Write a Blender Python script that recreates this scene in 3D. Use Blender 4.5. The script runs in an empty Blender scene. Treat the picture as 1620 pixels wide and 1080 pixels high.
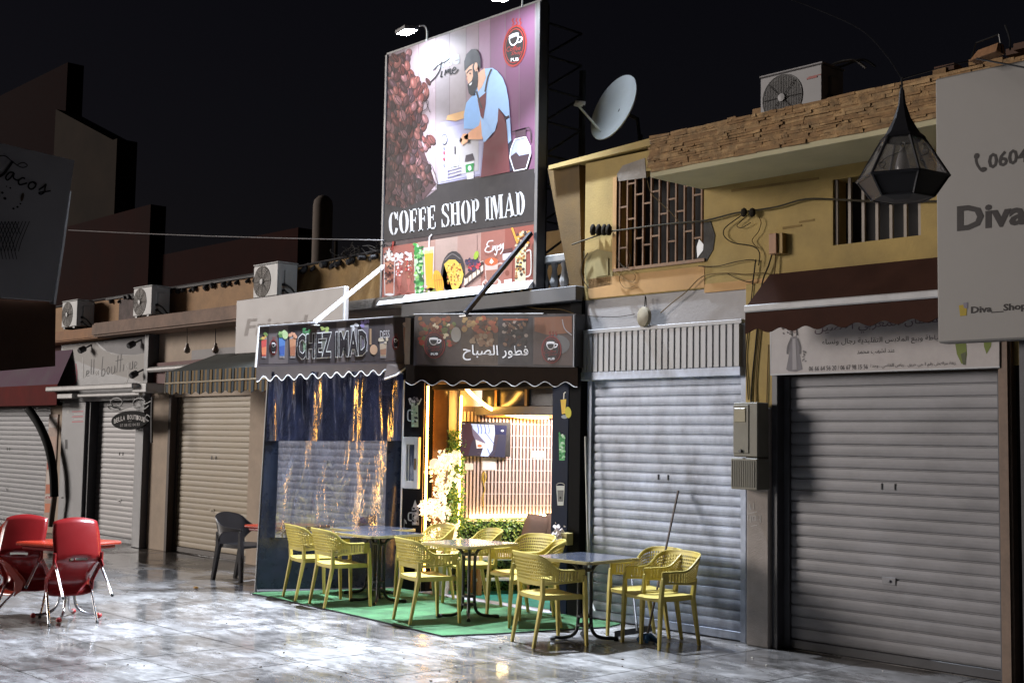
import bpy, bmesh, math, random
from mathutils import Vector, Matrix
random.seed(7)
sc = bpy.context.scene
col = sc.collection

# ---------------------------------------------------------------- camera, sky, sun, exposure
YAW, PITCH, ROLL = 0.82693524, 0.07704282, 0.01597677
FPX = 2000.0                      # focal length in pixels of a 1620 px wide picture
CAM = Vector((0.0, -9.135, 1.75))
cy_, sy_ = math.cos(YAW), math.sin(YAW)
FW = Vector((-sy_*math.cos(PITCH), cy_*math.cos(PITCH), math.sin(PITCH)))
_r = Vector((cy_, sy_, 0)); _u = _r.cross(FW)
RT = math.cos(ROLL)*_r + math.sin(ROLL)*_u
UP = -math.sin(ROLL)*_r + math.cos(ROLL)*_u
cd = bpy.data.cameras.new('camera'); cam = bpy.data.objects.new('camera', cd); col.objects.link(cam)
cam.matrix_world = Matrix(((RT.x, UP.x, -FW.x, CAM.x), (RT.y, UP.y, -FW.y, CAM.y), (RT.z, UP.z, -FW.z, CAM.z), (0, 0, 0, 1)))
cd.sensor_width = 36; cd.lens = 36*FPX/1620; cd.clip_start = .05; cd.clip_end = 600
sc.camera = cam

SUN_DIR = Vector((1.25, 1.0, -.31)).normalized()      # the way the low lamp-like light travels
w = bpy.data.worlds.new('World'); sc.world = w; w.use_nodes = True
nt = w.node_tree; nt.nodes.clear()
sky = nt.nodes.new('ShaderNodeTexSky'); sky.sky_type = 'NISHITA'; sky.sun_disc = False
sky.sun_elevation = math.asin(-SUN_DIR.z); sky.sun_rotation = math.atan2(-SUN_DIR.x, -SUN_DIR.y)
hs = nt.nodes.new('ShaderNodeHueSaturation'); hs.inputs['Saturation'].default_value = .8
bg = nt.nodes.new('ShaderNodeBackground'); bg.inputs['Strength'].default_value = .0017
wo = nt.nodes.new('ShaderNodeOutputWorld')
nt.links.new(sky.outputs[0], hs.inputs['Color']); tn = nt.nodes.new('ShaderNodeMix'); tn.data_type = 'RGBA'; tn.blend_type = 'MULTIPLY'; tn.inputs[0].default_value = 1; tn.inputs[7].default_value = (1.15, .86, 1.0, 1)
nt.links.new(hs.outputs[0], tn.inputs[6]); nt.links.new(tn.outputs[2], bg.inputs[0]); nt.links.new(bg.outputs[0], wo.inputs[0])

sd = bpy.data.lights.new('sun', 'SUN'); sd.energy = 2.55; sd.angle = math.radians(17); sd.color = (1, .92, .86)
sun = bpy.data.objects.new('sun', sd); col.objects.link(sun)
sun.rotation_euler = SUN_DIR.to_track_quat('-Z', 'Y').to_euler(); sun.location = (-30, -15, 9)
sc.view_settings.view_transform = 'Standard'; sc.view_settings.look = 'None'
sc.view_settings.exposure = 0; sc.view_settings.gamma = 1; sc.view_settings.use_curve_mapping = False

# ---------------------------------------------------------------- geometry helpers
def ray(px, py):
    return FW + RT*((px-810)/FPX) + UP*(-(py-540)/FPX)
def PY(px, py, Y=0.0):
    d = ray(px, py); return CAM + d*((Y-CAM.y)/d.y)
def PX(px, py, X):
    d = ray(px, py); return CAM + d*((X-CAM.x)/d.x)
def PZ(px, py, Z=0.0):
    d = ray(px, py); return CAM + d*((Z-CAM.z)/d.z)
def plane_at(a, b):
    """vertical plane through plan points a, b: returns pixel -> point, and its normal facing the camera"""
    a = Vector((a[0], a[1], 0)); b = Vector((b[0], b[1], 0)); t = (b-a).normalized()
    n = Vector((-t.y, t.x, 0))
    if n.dot(CAM-a) < 0: n = -n
    def f(px, py):
        d = ray(px, py); return CAM + d*((a-CAM).dot(n)/d.dot(n))
    return f, n
def rect(tl, br, Y):
    a = PY(*tl, Y); b = PY(*br, Y); return a.x, b.x, b.z, a.z
def proj(P):
    q = Vector(P)-CAM; z = q.dot(FW); return 810+FPX*q.dot(RT)/z, 540-FPX*q.dot(UP)/z
def catmull(p, n=6):
    p = [Vector(q) for q in p]; o = []
    for i in range(len(p)-1):
        a = p[max(i-1, 0)]; b = p[i]; c = p[i+1]; d = p[min(i+2, len(p)-1)]
        for k in range(n):
            t = k/n
            o.append(.5*((2*b)+(c-a)*t+(2*a-5*b+4*c-d)*t*t+(3*b-a-3*c+d)*t**3))
    o.append(p[-1]); return o

def tag(o, label=None, cat=None, group=None, kind=None):
    if label: o['label'] = label
    if cat: o['category'] = cat
    if group: o['group'] = group
    if kind: o['kind'] = kind
    return o
def thing(name, label, cat, loc=(0, 0, 0), group=None):
    o = bpy.data.objects.new(name, None); col.objects.link(o); o.location = loc; o.empty_display_size = .1
    return tag(o, label, cat, group)
def copy_tree(o, parent=None):
    c = o.copy(); col.objects.link(c)
    if parent: c.parent = parent
    for ch in list(o.children): copy_tree(ch, c)
    return c
def worg(o):
    v = Vector((0, 0, 0))
    while o: v += o.location; o = o.parent
    return v

class MB:
    def __init__(s): s.v = []; s.f = []; s.fm = []; s.mats = []
    def mi(s, m):
        if m not in s.mats: s.mats.append(m)
        return s.mats.index(m)
    def add(s, vs, fs, m):
        b = len(s.v); s.v += [Vector(q) for q in vs]; k = s.mi(m)
        for f in fs: s.f.append([b+i for i in f]); s.fm.append(k)
        return s
    def box(s, x0, x1, y0, y1, z0, z1, m):
        return s.add([(x, y, z) for x in (x0, x1) for y in (y0, y1) for z in (z0, z1)],
                     [(0, 1, 3, 2), (4, 6, 7, 5), (0, 4, 5, 1), (2, 3, 7, 6), (0, 2, 6, 4), (1, 5, 7, 3)], m)
    def hexa(s, a, b, m):       # two loops of four points
        return s.add(list(a)+list(b), [(0, 1, 2, 3), (7, 6, 5, 4)]+[(i, i+4, (i+1) % 4+4, (i+1) % 4) for i in range(4)], m)
    def poly(s, pts, m): return s.add(pts, [tuple(range(len(pts)))], m)
    def prism(s, pts, vec, m):
        n = len(pts); vec = Vector(vec); p = [Vector(q) for q in pts]
        return s.add(p+[q+vec for q in p], [tuple(range(n)), tuple(range(2*n-1, n-1, -1))]+[(i, i+n, (i+1) % n+n, (i+1) % n) for i in range(n)], m)
    def tube(s, pts, r, m, n=6, closed=False, flat=1.0):
        p = [Vector(q) for q in pts]; N = len(p); vs = []; fs = []
        up = None
        for i in range(N):
            if closed: t = (p[(i+1) % N]-p[i-1])
            else: t = p[min(i+1, N-1)]-p[max(i-1, 0)]
            if t.length < 1e-9: t = Vector((0, 0, 1))
            t.normalize()
            if up is None:
                up = Vector((0, 0, 1)) if abs(t.z) < .9 else Vector((0, 1, 0))
            a = t.cross(up)
            if a.length < 1e-6: a = t.cross(Vector((1, 0, 0)))
            a.normalize(); b = a.cross(t).normalized(); up = b
            rr = r[i] if isinstance(r, (list, tuple)) else r
            for k in range(n):
                q = 2*math.pi*k/n; vs.append(p[i]+a*(rr*math.cos(q))+b*(rr*flat*math.sin(q)))
        for i in range(N if closed else N-1):
            for k in range(n):
                j = (i+1) % N
                fs.append((i*n+k, i*n+(k+1) % n, j*n+(k+1) % n, j*n+k))
        if not closed: fs += [tuple(range(n))[::-1], tuple((N-1)*n+k for k in range(n))]
        return s.add(vs, fs, m)
    def lathe(s, prof, o, m, n=16, ax=(0, 0, 1)):
        ax = Vector(ax).normalized(); q = ax.to_track_quat('Z', 'Y'); o = Vector(o); vs = []; fs = []
        for r, z in prof:
            for k in range(n):
                a = 2*math.pi*k/n; vs.append(o+q@Vector((r*math.cos(a), r*math.sin(a), z)))
        for i in range(len(prof)-1):
            for k in range(n): fs.append((i*n+k, i*n+(k+1) % n, (i+1)*n+(k+1) % n, (i+1)*n+k))
        if prof[0][0] > 1e-5: fs.append(tuple(range(n))[::-1])
        if prof[-1][0] > 1e-5: fs.append(tuple((len(prof)-1)*n+k for k in range(n)))
        return s.add(vs, fs, m)
    def ball(s, c, r, m, n=10, sq=(1, 1, 1)):
        b = len(s.v); pr = [(math.sin(math.pi*i/(n//2)), -math.cos(math.pi*i/(n//2))) for i in range(n//2+1)]
        s.lathe([(max(a, 1e-4)*r, z*r) for a, z in pr], (0, 0, 0), m, n)
        for v in s.v[b:]: v.x *= sq[0]; v.y *= sq[1]; v.z *= sq[2]; v += Vector(c)
        return s
    def build(s, name, parent=None, bevel=0, smooth=0, kind=None, label=None):
        me = bpy.data.meshes.new(name); o = bpy.data.objects.new(name, me); col.objects.link(o)
        off = worg(parent) if parent else Vector((0, 0, 0))
        bm = bmesh.new(); vv = [bm.verts.new(v-off) for v in s.v]
        for f, k in zip(s.f, s.fm):
            try: g = bm.faces.new([vv[i] for i in f]); g.material_index = k
            except ValueError: pass
        bmesh.ops.recalc_face_normals(bm, faces=bm.faces)
        if bevel:
            bmesh.ops.remove_doubles(bm, verts=bm.verts, dist=1e-5)
            bmesh.ops.bevel(bm, geom=[e for e in bm.edges if len(e.link_faces) == 2 and e.calc_face_angle(0) > .5], offset=bevel, segments=1 if bevel < .02 else 2, affect='EDGES', clamp_overlap=True)
        bm.to_mesh(me); bm.free()
        for m in s.mats: me.materials.append(m)
        if smooth:
            me.shade_smooth(); me.set_sharp_from_angle(angle=math.radians(smooth))
        if parent: o.parent = parent
        if kind: o['kind'] = kind
        if label: o['label'] = label
        return o
def inst(o, name, parent, loc, rot=None, scale=None):
    """another object on the same mesh, placed at a world point"""
    c = bpy.data.objects.new(name, o.data); col.objects.link(c); c.parent = parent
    c.location = Vector(loc)-worg(parent)
    if rot: c.rotation_euler = rot
    if scale: c.scale = scale
    return c

# ---------------------------------------------------------------- materials
def S(r, g, b):
    f = lambda c: (c/255/12.92 if c <= 10 else ((c/255+.055)/1.055)**2.4)
    return (f(r), f(g), f(b))
_mc = {}
def mat(name, c, rough=.6, metal=0, var=.18, scale=5, bump=0, bscale=80, emit=None, estr=0, c2=None, stretch=(1, 1, 1), spec=.5, rvar=.1, edge=None, coat=0):
    if name in _mc: return _mc[name]
    m = bpy.data.materials.new(name); m.use_nodes = True; t = m.node_tree; N = t.nodes; L = t.links
    p = N['Principled BSDF']; p.inputs['Metallic'].default_value = metal; p.inputs['Specular IOR Level'].default_value = spec
    p.inputs['Coat Weight'].default_value = coat
    tc = N.new('ShaderNodeTexCoord'); mp = N.new('ShaderNodeMapping'); mp.inputs['Scale'].default_value = stretch
    ge = N.new('ShaderNodeNewGeometry'); L.new(ge.outputs['Position'], mp.inputs[0])
    n1 = N.new('ShaderNodeTexNoise'); n1.inputs['Scale'].default_value = scale; n1.inputs['Detail'].default_value = 7; n1.inputs['Roughness'].default_value = .65
    L.new(mp.outputs[0], n1.inputs['Vector'])
    mr = N.new('ShaderNodeMapRange'); mr.inputs[1].default_value = .3; mr.inputs[2].default_value = .7
    L.new(n1.outputs[0], mr.inputs[0])
    mx = N.new('ShaderNodeMix'); mx.data_type = 'RGBA'
    a = [x*(1-var) for x in c]; b = [min(1, x*(1+var)) for x in c] if c2 is None else c2
    mx.inputs[6].default_value = (*a, 1); mx.inputs[7].default_value = (*b, 1)
    L.new(mr.outputs[0], mx.inputs[0]); L.new(mx.outputs[2], p.inputs['Base Color'])
    r2 = N.new('ShaderNodeMapRange'); r2.inputs[3].default_value = max(.02, rough-rvar); r2.inputs[4].default_value = min(1, rough+rvar)
    L.new(n1.outputs[0], r2.inputs[0]); L.new(r2.outputs[0], p.inputs['Roughness'])
    if bump:
        n2 = N.new('ShaderNodeTexNoise'); n2.inputs['Scale'].default_value = bscale; n2.inputs['Detail'].default_value = 4
        L.new(mp.outputs[0], n2.inputs['Vector'])
        bp = N.new('ShaderNodeBump'); bp.inputs['Strength'].default_value = bump; bp.inputs['Distance'].default_value = .01
        L.new(n2.outputs[0], bp.inputs['Height']); L.new(bp.outputs[0], p.inputs['Normal'])
    if emit:
        p.inputs['Emission Color'].default_value = (*emit, 1); p.inputs['Emission Strength'].default_value = estr
    _mc[name] = m; return m
def ink(c, rough=.6):
    k = 'ink_%02x%02x%02x' % tuple(int(min(255, 255*max(0, x)**.4545)) for x in c)
    return mat(k, c, rough, var=.07, scale=9, spec=.3)

# ---------------------------------------------------------------- flat print (signs, posters, lettering)
AR = {'ا': 0xFE8D, 'أ': 0xFE83, 'ب': 0xFE8F, 'ة': 0xFE93, 'ت': 0xFE95, 'ج': 0xFE9D, 'ح': 0xFEA1, 'خ': 0xFEA5, 'د': 0xFEA9, 'ر': 0xFEAD,
      'ز': 0xFEAF, 'س': 0xFEB1, 'ش': 0xFEB5, 'ص': 0xFEB9, 'ض': 0xFEBD, 'ط': 0xFEC1, 'ع': 0xFEC9, 'غ': 0xFECD, 'ف': 0xFED1, 'ق': 0xFED5,
      'ل': 0xFEDD, 'م': 0xFEE1, 'ن': 0xFEE5, 'ه': 0xFEE9, 'و': 0xFEED, 'ي': 0xFEF1, 'ى': 0xFEEF, '\u0001': 0xFEFB, '\u0002': 0xFEF7}
NOJOIN = set('اأدذرزوىةء\u0001\u0002')
def arabic(t):
    t = t.replace('لا', '\u0001').replace('لأ', '\u0002'); o = []
    for i, ch in enumerate(t):
        if ch not in AR: o.append(ch); continue
        pv = i > 0 and t[i-1] in AR and t[i-1] not in NOJOIN
        nx = i+1 < len(t) and t[i+1] in AR and ch not in NOJOIN
        b = AR[ch]
        o.append(chr(b+(3 if pv and nx else 1 if pv else 2 if nx else 0)) if ch not in NOJOIN else chr(b+(1 if pv else 0)))
    return ''.join(reversed(o))
def glyphs(body, shear=0, offset=0, res=2, spacing=1.0):
    c = bpy.data.curves.new('t', 'FONT'); c.body = body; c.shear = shear; c.offset = offset; c.resolution_u = res; c.space_character = spacing
    o = bpy.data.objects.new('t', c); col.objects.link(o); bpy.context.view_layer.update()
    me = bpy.data.meshes.new_from_object(o.evaluated_get(bpy.context.evaluated_depsgraph_get()))
    vs = [(v.co.x, v.co.y) for v in me.vertices]; fs = [tuple(p.vertices) for p in me.polygons]
    bpy.data.objects.remove(o); bpy.data.curves.remove(c); bpy.data.meshes.remove(me)
    return vs, fs
class Art:
    """flat print authored in picture pixels and laid on a plane; k is the ink layer (1 mm each)"""
    def __init__(s, f, n): s.f = f; s.n = n; s.mb = MB(); s.mat = ink
    def P(s, px, py, k): return s.f(px, py)+s.n*(.0012*k)
    def m_(s, c): return c if isinstance(c, bpy.types.Material) else s.mat(c)
    def poly(s, pts, c, k=1): s.mb.poly([s.P(x, y, k) for x, y in pts], s.m_(c)); return s
    def box(s, x0, y0, x1, y1, c, k=1, sl=0.0): return s.poly([(x0, y0), (x1, y0+sl*(x1-x0)), (x1, y1+sl*(x1-x0)), (x0, y1)], c, k)
    def ell(s, cx, cy, rx, ry, c, k=1, rot=0, n=18, a0=0, a1=2*math.pi, sk=0):
        ca, sa = math.cos(rot), math.sin(rot); p = []
        N = n+1 if a1-a0 < 6.2 else n
        for i in range(N):
            t = a0+(a1-a0)*i/n; x, y = rx*math.cos(t), ry*math.sin(t)
            p.append((cx+x*ca-y*sa, cy+x*sa+y*ca+sk*(x*ca-y*sa)))
        return s.poly(p, c, k)
    def line(s, pts, wd, c, k=2, smooth=True, closed=False):
        p = [Vector((x, y, 0)) for x, y in pts]
        if smooth and len(p) > 2: p = catmull(p, 5)
        L = []; R = []
        for i in range(len(p)):
            t = p[min(i+1, len(p)-1)]-p[max(i-1, 0)]
            t = Vector((t.x, t.y, 0)); t = t.normalized() if t.length > 0 else Vector((1, 0, 0))
            h = wd/2; L.append((p[i].x-t.y*h, p[i].y+t.x*h)); R.append((p[i].x+t.y*h, p[i].y-t.x*h))
        vs = [s.P(*q, k) for q in L]+[s.P(*q, k) for q in R]; n = len(p)
        s.mb.add(vs, [(i, i+1, n+i+1, n+i) for i in range(n-1)], s.m_(c)); return s
    def mesh2d(s, vs, fs, quad, c, k=2, bb=None):
        xs = [v[0] for v in vs]; ys = [v[1] for v in vs]; x0, x1, y0, y1 = bb or (min(xs), max(xs), min(ys), max(ys))
        bl, br, tr, tl = [Vector((*q, 0)) for q in quad]; o = []
        for x, y in vs:
            u = (x-x0)/(x1-x0); v = (y-y0)/(y1-y0)
            q = (bl*(1-u)+br*u)*(1-v)+(tl*(1-u)+tr*u)*v; o.append(s.P(q.x, q.y, k))
        s.mb.add(o, fs, s.m_(c)); return s
    def text(s, body, quad, c, k=2, **kw): return s.mesh2d(*glyphs(body, **kw), quad, c, k)
    def build(s, name, parent, **kw): return s.mb.build(name, parent, **kw)
def art_y(Y): return Art(lambda x, y: PY(x, y, Y), Vector((0, -1, 0)))

# ================================================================ THE SETTING
# ---- wet paving
def wet_stone(name, a, b):
    m = bpy.data.materials.new(name); m.use_nodes = True; t = m.node_tree; N = t.nodes; L = t.links; p = N['Principled BSDF']
    g = N.new('ShaderNodeNewGeometry')
    def noise(sc_, st, det=8, rough=.62, off=0):
        mp = N.new('ShaderNodeMapping'); mp.inputs['Scale'].default_value = st; mp.inputs['Location'].default_value = (off, off, 0)
        mp.inputs['Rotation'].default_value = (0, 0, .82)
        n = N.new('ShaderNodeTexNoise'); n.inputs['Scale'].default_value = sc_; n.inputs['Detail'].default_value = det; n.inputs['Roughness'].default_value = rough
        n.inputs['Distortion'].default_value = .35
        L.new(g.outputs['Position'], mp.inputs[0]); L.new(mp.outputs[0], n.inputs['Vector']); return n.outputs[0]
    def rng(src, a0, a1, b0, b1):
        r = N.new('ShaderNodeMapRange'); r.inputs[1].default_value = a0; r.inputs[2].default_value = a1; r.inputs[3].default_value = b0; r.inputs[4].default_value = b1
        L.new(src, r.inputs[0]); return r.outputs[0]
    patch = rng(noise(4.4, (.8, 1.7, 1), 9, .68), .36, .66, 0, 1)
    wet = rng(noise(.75, (1, 1.3, 1), 5, .6, 4.3), .42, .58, 0, 1)
    broad = rng(noise(.55, (1, 1.6, 1), 4, .6, 9.1), .35, .65, .45, 1.25)
    fine = rng(noise(26, (.35, 1.6, 1), 4, .7, 3.3), .3, .7, .72, 1.18)
    m0 = N.new('ShaderNodeMath'); m0.operation = 'MULTIPLY'; L.new(broad, m0.inputs[0]); L.new(fine, m0.inputs[1])
    m1 = N.new('ShaderNodeMath'); m1.operation = 'MULTIPLY'; m1.use_clamp = True; L.new(m0.outputs[0], m1.inputs[0]); L.new(patch, m1.inputs[1])
    mx = N.new('ShaderNodeMix'); mx.data_type = 'RGBA'; mx.inputs[6].default_value = (*a, 1); mx.inputs[7].default_value = (*b, 1); L.new(m1.outputs[0], mx.inputs[0])
    dk = N.new('ShaderNodeMix'); dk.data_type = 'RGBA'; dk.blend_type = 'MULTIPLY'; dk.inputs[7].default_value = (.62, .6, .58, 1)
    L.new(wet, dk.inputs[0]); L.new(mx.outputs[2], dk.inputs[6]); L.new(dk.outputs[2], p.inputs['Base Color'])
    ro = N.new('ShaderNodeMath'); ro.operation = 'MULTIPLY_ADD'; L.new(wet, ro.inputs[0]); ro.inputs[1].default_value = -.285; 
    L.new(rng(patch, 0, 1, .30, .42), ro.inputs[2]); L.new(ro.outputs[0], p.inputs['Roughness'])
    b1 = noise(22, (1, 1, 1), 5, .6, 2); bp = N.new('ShaderNodeBump'); bp.inputs['Distance'].default_value = .004
    st = rng(wet, 0, 1, .5, .12); L.new(st, bp.inputs['Strength']); L.new(b1, bp.inputs['Height']); L.new(bp.outputs[0], p.inputs['Normal'])
    return m
stone = [wet_stone('wet_stone_a', (.13, .124, .122), (.40, .39, .395)), wet_stone('wet_stone_b', (.11, .104, .1), (.36, .345, .345)), wet_stone('wet_stone_c', (.135, .13, .127), (.42, .41, .41))]
joint = mat('wet_mortar', (.018, .017, .016), .35, var=.3, scale=8)
g = MB(); g.box(-60, 40, -40, 30, -.3, -.025, joint); tag(g.build('ground'), kind='structure')
pav = thing('pavement', None, None); pav['kind'] = 'structure'
SL = .92; slab_me = {}
nsl = 0
for i in range(-30, 1):
    for j in range(-9, 1):
        cx = i*SL+.3; cy = j*SL-.32+ (0 if i % 2 else .46)*0
        px, py = proj((cx, cy, 0)) if (Vector((cx, cy, 0))-CAM).dot(FW) > 1 else (-999, 0)
        if not (-170 < px < 1790 and py < 1230) or cy > .1: continue
        k = random.choice((0, 0, 1, 2))
        if k not in slab_me:
            b = MB(); b.box(-SL/2+.0055, SL/2-.0055, -SL/2+.0055, SL/2-.0055, -.03, 0, stone[k]); slab_me[k] = b.build('paving_slab', pav); o = slab_me[k]
        else: o = inst(slab_me[k], 'paving_slab', pav, (0, 0, 0))
        o.location = (cx, cy, random.uniform(-.0008, .0)); o.rotation_euler = (random.uniform(-.0008, .0008), random.uniform(-.0008, .0008), 0); nsl += 1
b = MB(); b.box(-40, 8, .1, 6, -.03, .004, stone[1]); b.build('paving_strip', pav)

# ---- shared building materials
beige = mat('beige_plaster', (.42, .33, .25), .85, var=.16, scale=3, bump=.25, bscale=40)
cream = mat('cream_plaster', (.46, .37, .29), .85, var=.14, scale=4, bump=.2, bscale=50)
orange = mat('orange_stucco', (.40, .25, .14), .9, var=.22, scale=4, bump=.4, bscale=30)
ochre = mat('ochre_stucco', (.30, .19, .075), .9, var=.25, scale=4, bump=.4, bscale=30)
yellow = mat('yellow_plaster', (.33, .235, .08), .85, var=.24, scale=1.8, bump=.25, bscale=45)
paleplaster = mat('pale_soffit', (.42, .38, .24), .85, var=.1, scale=3)
concrete = mat('bare_concrete', (.25, .22, .19), .85, var=.25, scale=6, bump=.4, bscale=40)
ledgec = mat('ledge_concrete', (.25, .17, .13), .85, var=.35, scale=3.5, bump=.4, bscale=30)
whitewall = mat('whitewashed_plaster', (.36, .345, .345), .8, var=.1, scale=3, bump=.2, bscale=50)
dark = mat('dark_interior', (.012, .011, .012), .8)
black = mat('black_metal', (.016, .016, .018), .4, var=.2)
grey_clad = mat('grey_cladding', (.13, .13, .138), .45, var=.08, scale=3)
darkgrey = mat('dark_grey_steel', (.05, .05, .056), .45, var=.15)
white = mat('white_paint', (.7, .7, .7), .45, var=.06)
rust = mat('rusty_steel', (.22, .11, .05), .7, var=.35, scale=14, bump=.3)
grout = mat('grey_render', (.2, .19, .18), .8, var=.2, scale=5, bump=.3, bscale=40)

# ---- roller shutters: every slat a piece
def shutter(name, label, x0, x1, z1, Y, pitch, m, rail, bar=.09, tilt=0, group='roller shutters along the shop fronts'):
    t = thing(name, label, 'roller shutter', ((x0+x1)/2, Y, 0), group)
    n = int((z1-bar)/pitch); pitch = (z1-bar)/n
    pr = [(.010, 0), (.010, .05), (.001, .065), (-.001, .09), (.001, .115), (-.0015, .14), (-.0035, .42), (-.0035, .66), (-.0012, .93), (.004, .955), (.010, .97), (.010, 1.0)]
    b = MB(); W = (x1-x0)/2-.02
    pts = [(y, z*pitch) for y, z in pr]+[(.02, pitch), (.02, 0)]
    b.prism([((x0+x1)/2-W, Y+y, z) for y, z in pts], (2*W, 0, 0), m)
    first = b.build('slat', t)
    first.location = (0, 0, bar)
    for i in range(1, n):
        o = inst(first, 'slat', t, ((x0+x1)/2, Y+random.uniform(-.0015, .0015), bar+i*pitch)); o.rotation_euler = (random.uniform(-.01, .01), 0, 0)
    b = MB(); b.box(x0+.02, x1-.02, Y-.016, Y+.03, .012, bar-.004, rail); b.build('bottom_bar', t, bevel=.004)
    for s, xx in ((0, x0), (1, x1)):
        b = MB(); b.box(xx-.03, xx+.03, Y-.03, Y+.06, 0, z1, rail); b.build('guide_rail', t, bevel=.003)
    b = MB(); b.box((x0+x1)/2-.06, (x0+x1)/2+.06, Y-.010, Y-.003, .63, .69, m); b.lathe([(.012, 0), (.012, .008), (.006, .012)], ((x0+x1)/2+.01, Y-.010, .66), black, 10, (0, -1, 0)); b.build('lock_plate', t, bevel=.002)
    b = MB()
    for dx in (-.06, .06): b.box((x0+x1)/2+dx-.004, (x0+x1)/2+dx+.004, Y-.012, Y-.002, 1.39, 1.44, black)
    b.build('lifting_slot', t)
    return t
m_sh_g = mat('galvanised_grey', (.24, .235, .235), .42, metal=.25, var=.22, scale=2.4, stretch=(1, 1, .5), bump=.05)
m_sh_b = mat('galvanised_bluish', (.25, .285, .36), .44, metal=.2, var=.5, scale=3.4, stretch=(1, 1, .6), bump=.05)
m_sh_w = mat('white_grey_slats', (.31, .30, .30), .5, metal=.1, var=.1, scale=2)
m_sh_c = mat('cream_slats', (.34, .275, .185), .55, var=.12, scale=2)
m_sh_d = mat('dull_grey_slats', (.15, .15, .16), .5, metal=.1, var=.25, scale=2)
m_sh_r = mat('dimmed_galvanised', (.165, .163, .172), .5, metal=.2, var=.2, scale=2.2, stretch=(1, 1, 2))  # darker metal: weaker light at the right end is put into the colour
shutter('roller_shutter', 'dull grey closed shutter under the purple awning at far left', -26, -21.95, 2.2, .1, .085, m_sh_d, darkgrey)
shutter('roller_shutter', 'pale grey closed shutter beside the oval hanging boutique sign', -20.2, -18.35, 2.25, .1, .082, m_sh_w, grey_clad)
shutter('roller_shutter', 'cream closed shutter below the green striped awning', -17.40, -15.25, 2.3, .1, .08, m_sh_c, mat('brown_rail', (.06, .045, .035), .6))
shutter('roller_shutter', 'grey shutter seen through the clear plastic of the terrace screen', -14.7, -12.1, 2.3, .1, .085, m_sh_w, darkgrey)
shutter('roller_shutter', 'bluish grey closed shutter right of the coffee shop door', -8.80, -6.9, 2.36, .06, .0905, m_sh_b, m_sh_b)
shutter('roller_shutter', 'large dim grey closed shutter under the kaftan shop sign', -6.47, -4.53, 2.33, .1, .094, m_sh_r, darkgrey)

# ---- low shop row on the left
row = thing('low_shop_row', 'low row of closed shops with orange stucco parapet, left of the coffee shop', 'building', (-18, 0, 0))
def part(name, parent, m, x0, x1, y0, y1, z0, z1, bevel=.006, label=None):
    b = MB(); b.box(x0, x1, y0, y1, z0, z1, m); return b.build(name, parent, bevel=bevel, label=label)
part('pier', row, beige, -21.9, -21.3, 0, .4, 0, 2.3)
part('pier', row, beige, -18.12, -17.5, 0, .4, 0, 2.6)
part('pier', row, mat('brown_jamb', (.07, .05, .04), .7), -17.5, -17.42, -.03, .3, 0, 2.32)
part('pier', row, beige, -15.22, -14.75, 0, .4, 0, 2.6)
part('pier', row, concrete, -12.08, -11.72, .02, .4, 0, 2.6)
part('lintel', row, mat('red_lintel', (.13, .04, .035), .8, var=.3), -26, -21.3, 0, .4, 2.2, 3.3)
part('lintel', row, grout, -21.3, -18.12, .02, .4, 2.26, 3.3)
part('lintel', row, cream, -18.12, -11.72, .02, .4, 2.3, 3.3)
part('plaster_band', row, whitewall, -16.9, -13.2, -.004, .02, 2.78, 2.98, 0)
part('ledge', row, mat('orange_lit_concrete', (.36, .19, .10), .85, var=.25, scale=4, bump=.3), -26, -19.35, -.36, .4, 3.26, 3.44, .02)  # concrete ledge; the orange light on it is put into the base colour
part('ledge', row, ledgec, -19.4, -13.3, -.44, .4, 3.27, 3.49, .03)
part('ledge', row, concrete, -13.3, -11.7, -.1, .4, 3.28, 3.42, .02)
part('parapet', row, orange, -22.5, -14.25, 0, .25, 3.49, 3.93)
part('parapet', row, ochre, -14.25, -11.75, .03, .25, 3.42, 3.99)
part('parapet_patch', row, mat('sooty_render', (.13, .10, .095), .9, var=.5, scale=5, bump=.4), -19.35, -18.3, -.006, .02, 3.5, 3.9, 0)
part('roof_slab', row, concrete, -26, -11.75, .25, 5, 3.3, 3.6)
b = MB()
tl = mat('black_coping', (.018, .016, .018), .7)
x = -19.6
while x < -11.8:
    r = random.uniform(.022, .05); b.lathe([(r*.2, -.08), (r, -.05), (r, .10), (r*.7, .12)], (x, .05, 3.93+(.03 if x > -14.25 else 0)), tl, 7, (random.uniform(-.3, .3), -1, random.uniform(-.9, -.1)))
    x += random.uniform(.12, .32)
b.box(-19.8, -14.2, -.035, .12, 3.925, 3.955, tl); b.tube([(-22.4, .02, 3.96), (-19, .01, 3.965), (-16, 0, 3.97), (-14.2, .02, 3.98), (-11.8, .02, 4.03)], .014, tl, 5)
b.build('coping_tiles', row, kind='stuff', smooth=50)
# dead stems over the ochre parapet
b = MB(); tw = mat('dry_twig', (.03, .024, .02), .9)
for k in range(46):
    x = random.uniform(-13.2, -11.9); p = [Vector((x, .05, 4.0))]
    for q in range(4): p.append(p[-1]+Vector((random.uniform(-.11, .11), random.uniform(-.08, .05), random.uniform(-.05, .07))))
    b.tube(catmull(p, 3), .006, tw, 4)
tag(b.build('dry_weeds'), 'tangle of dark dry weeds on the ochre parapet behind the billboard', 'weeds', kind='stuff')

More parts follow.
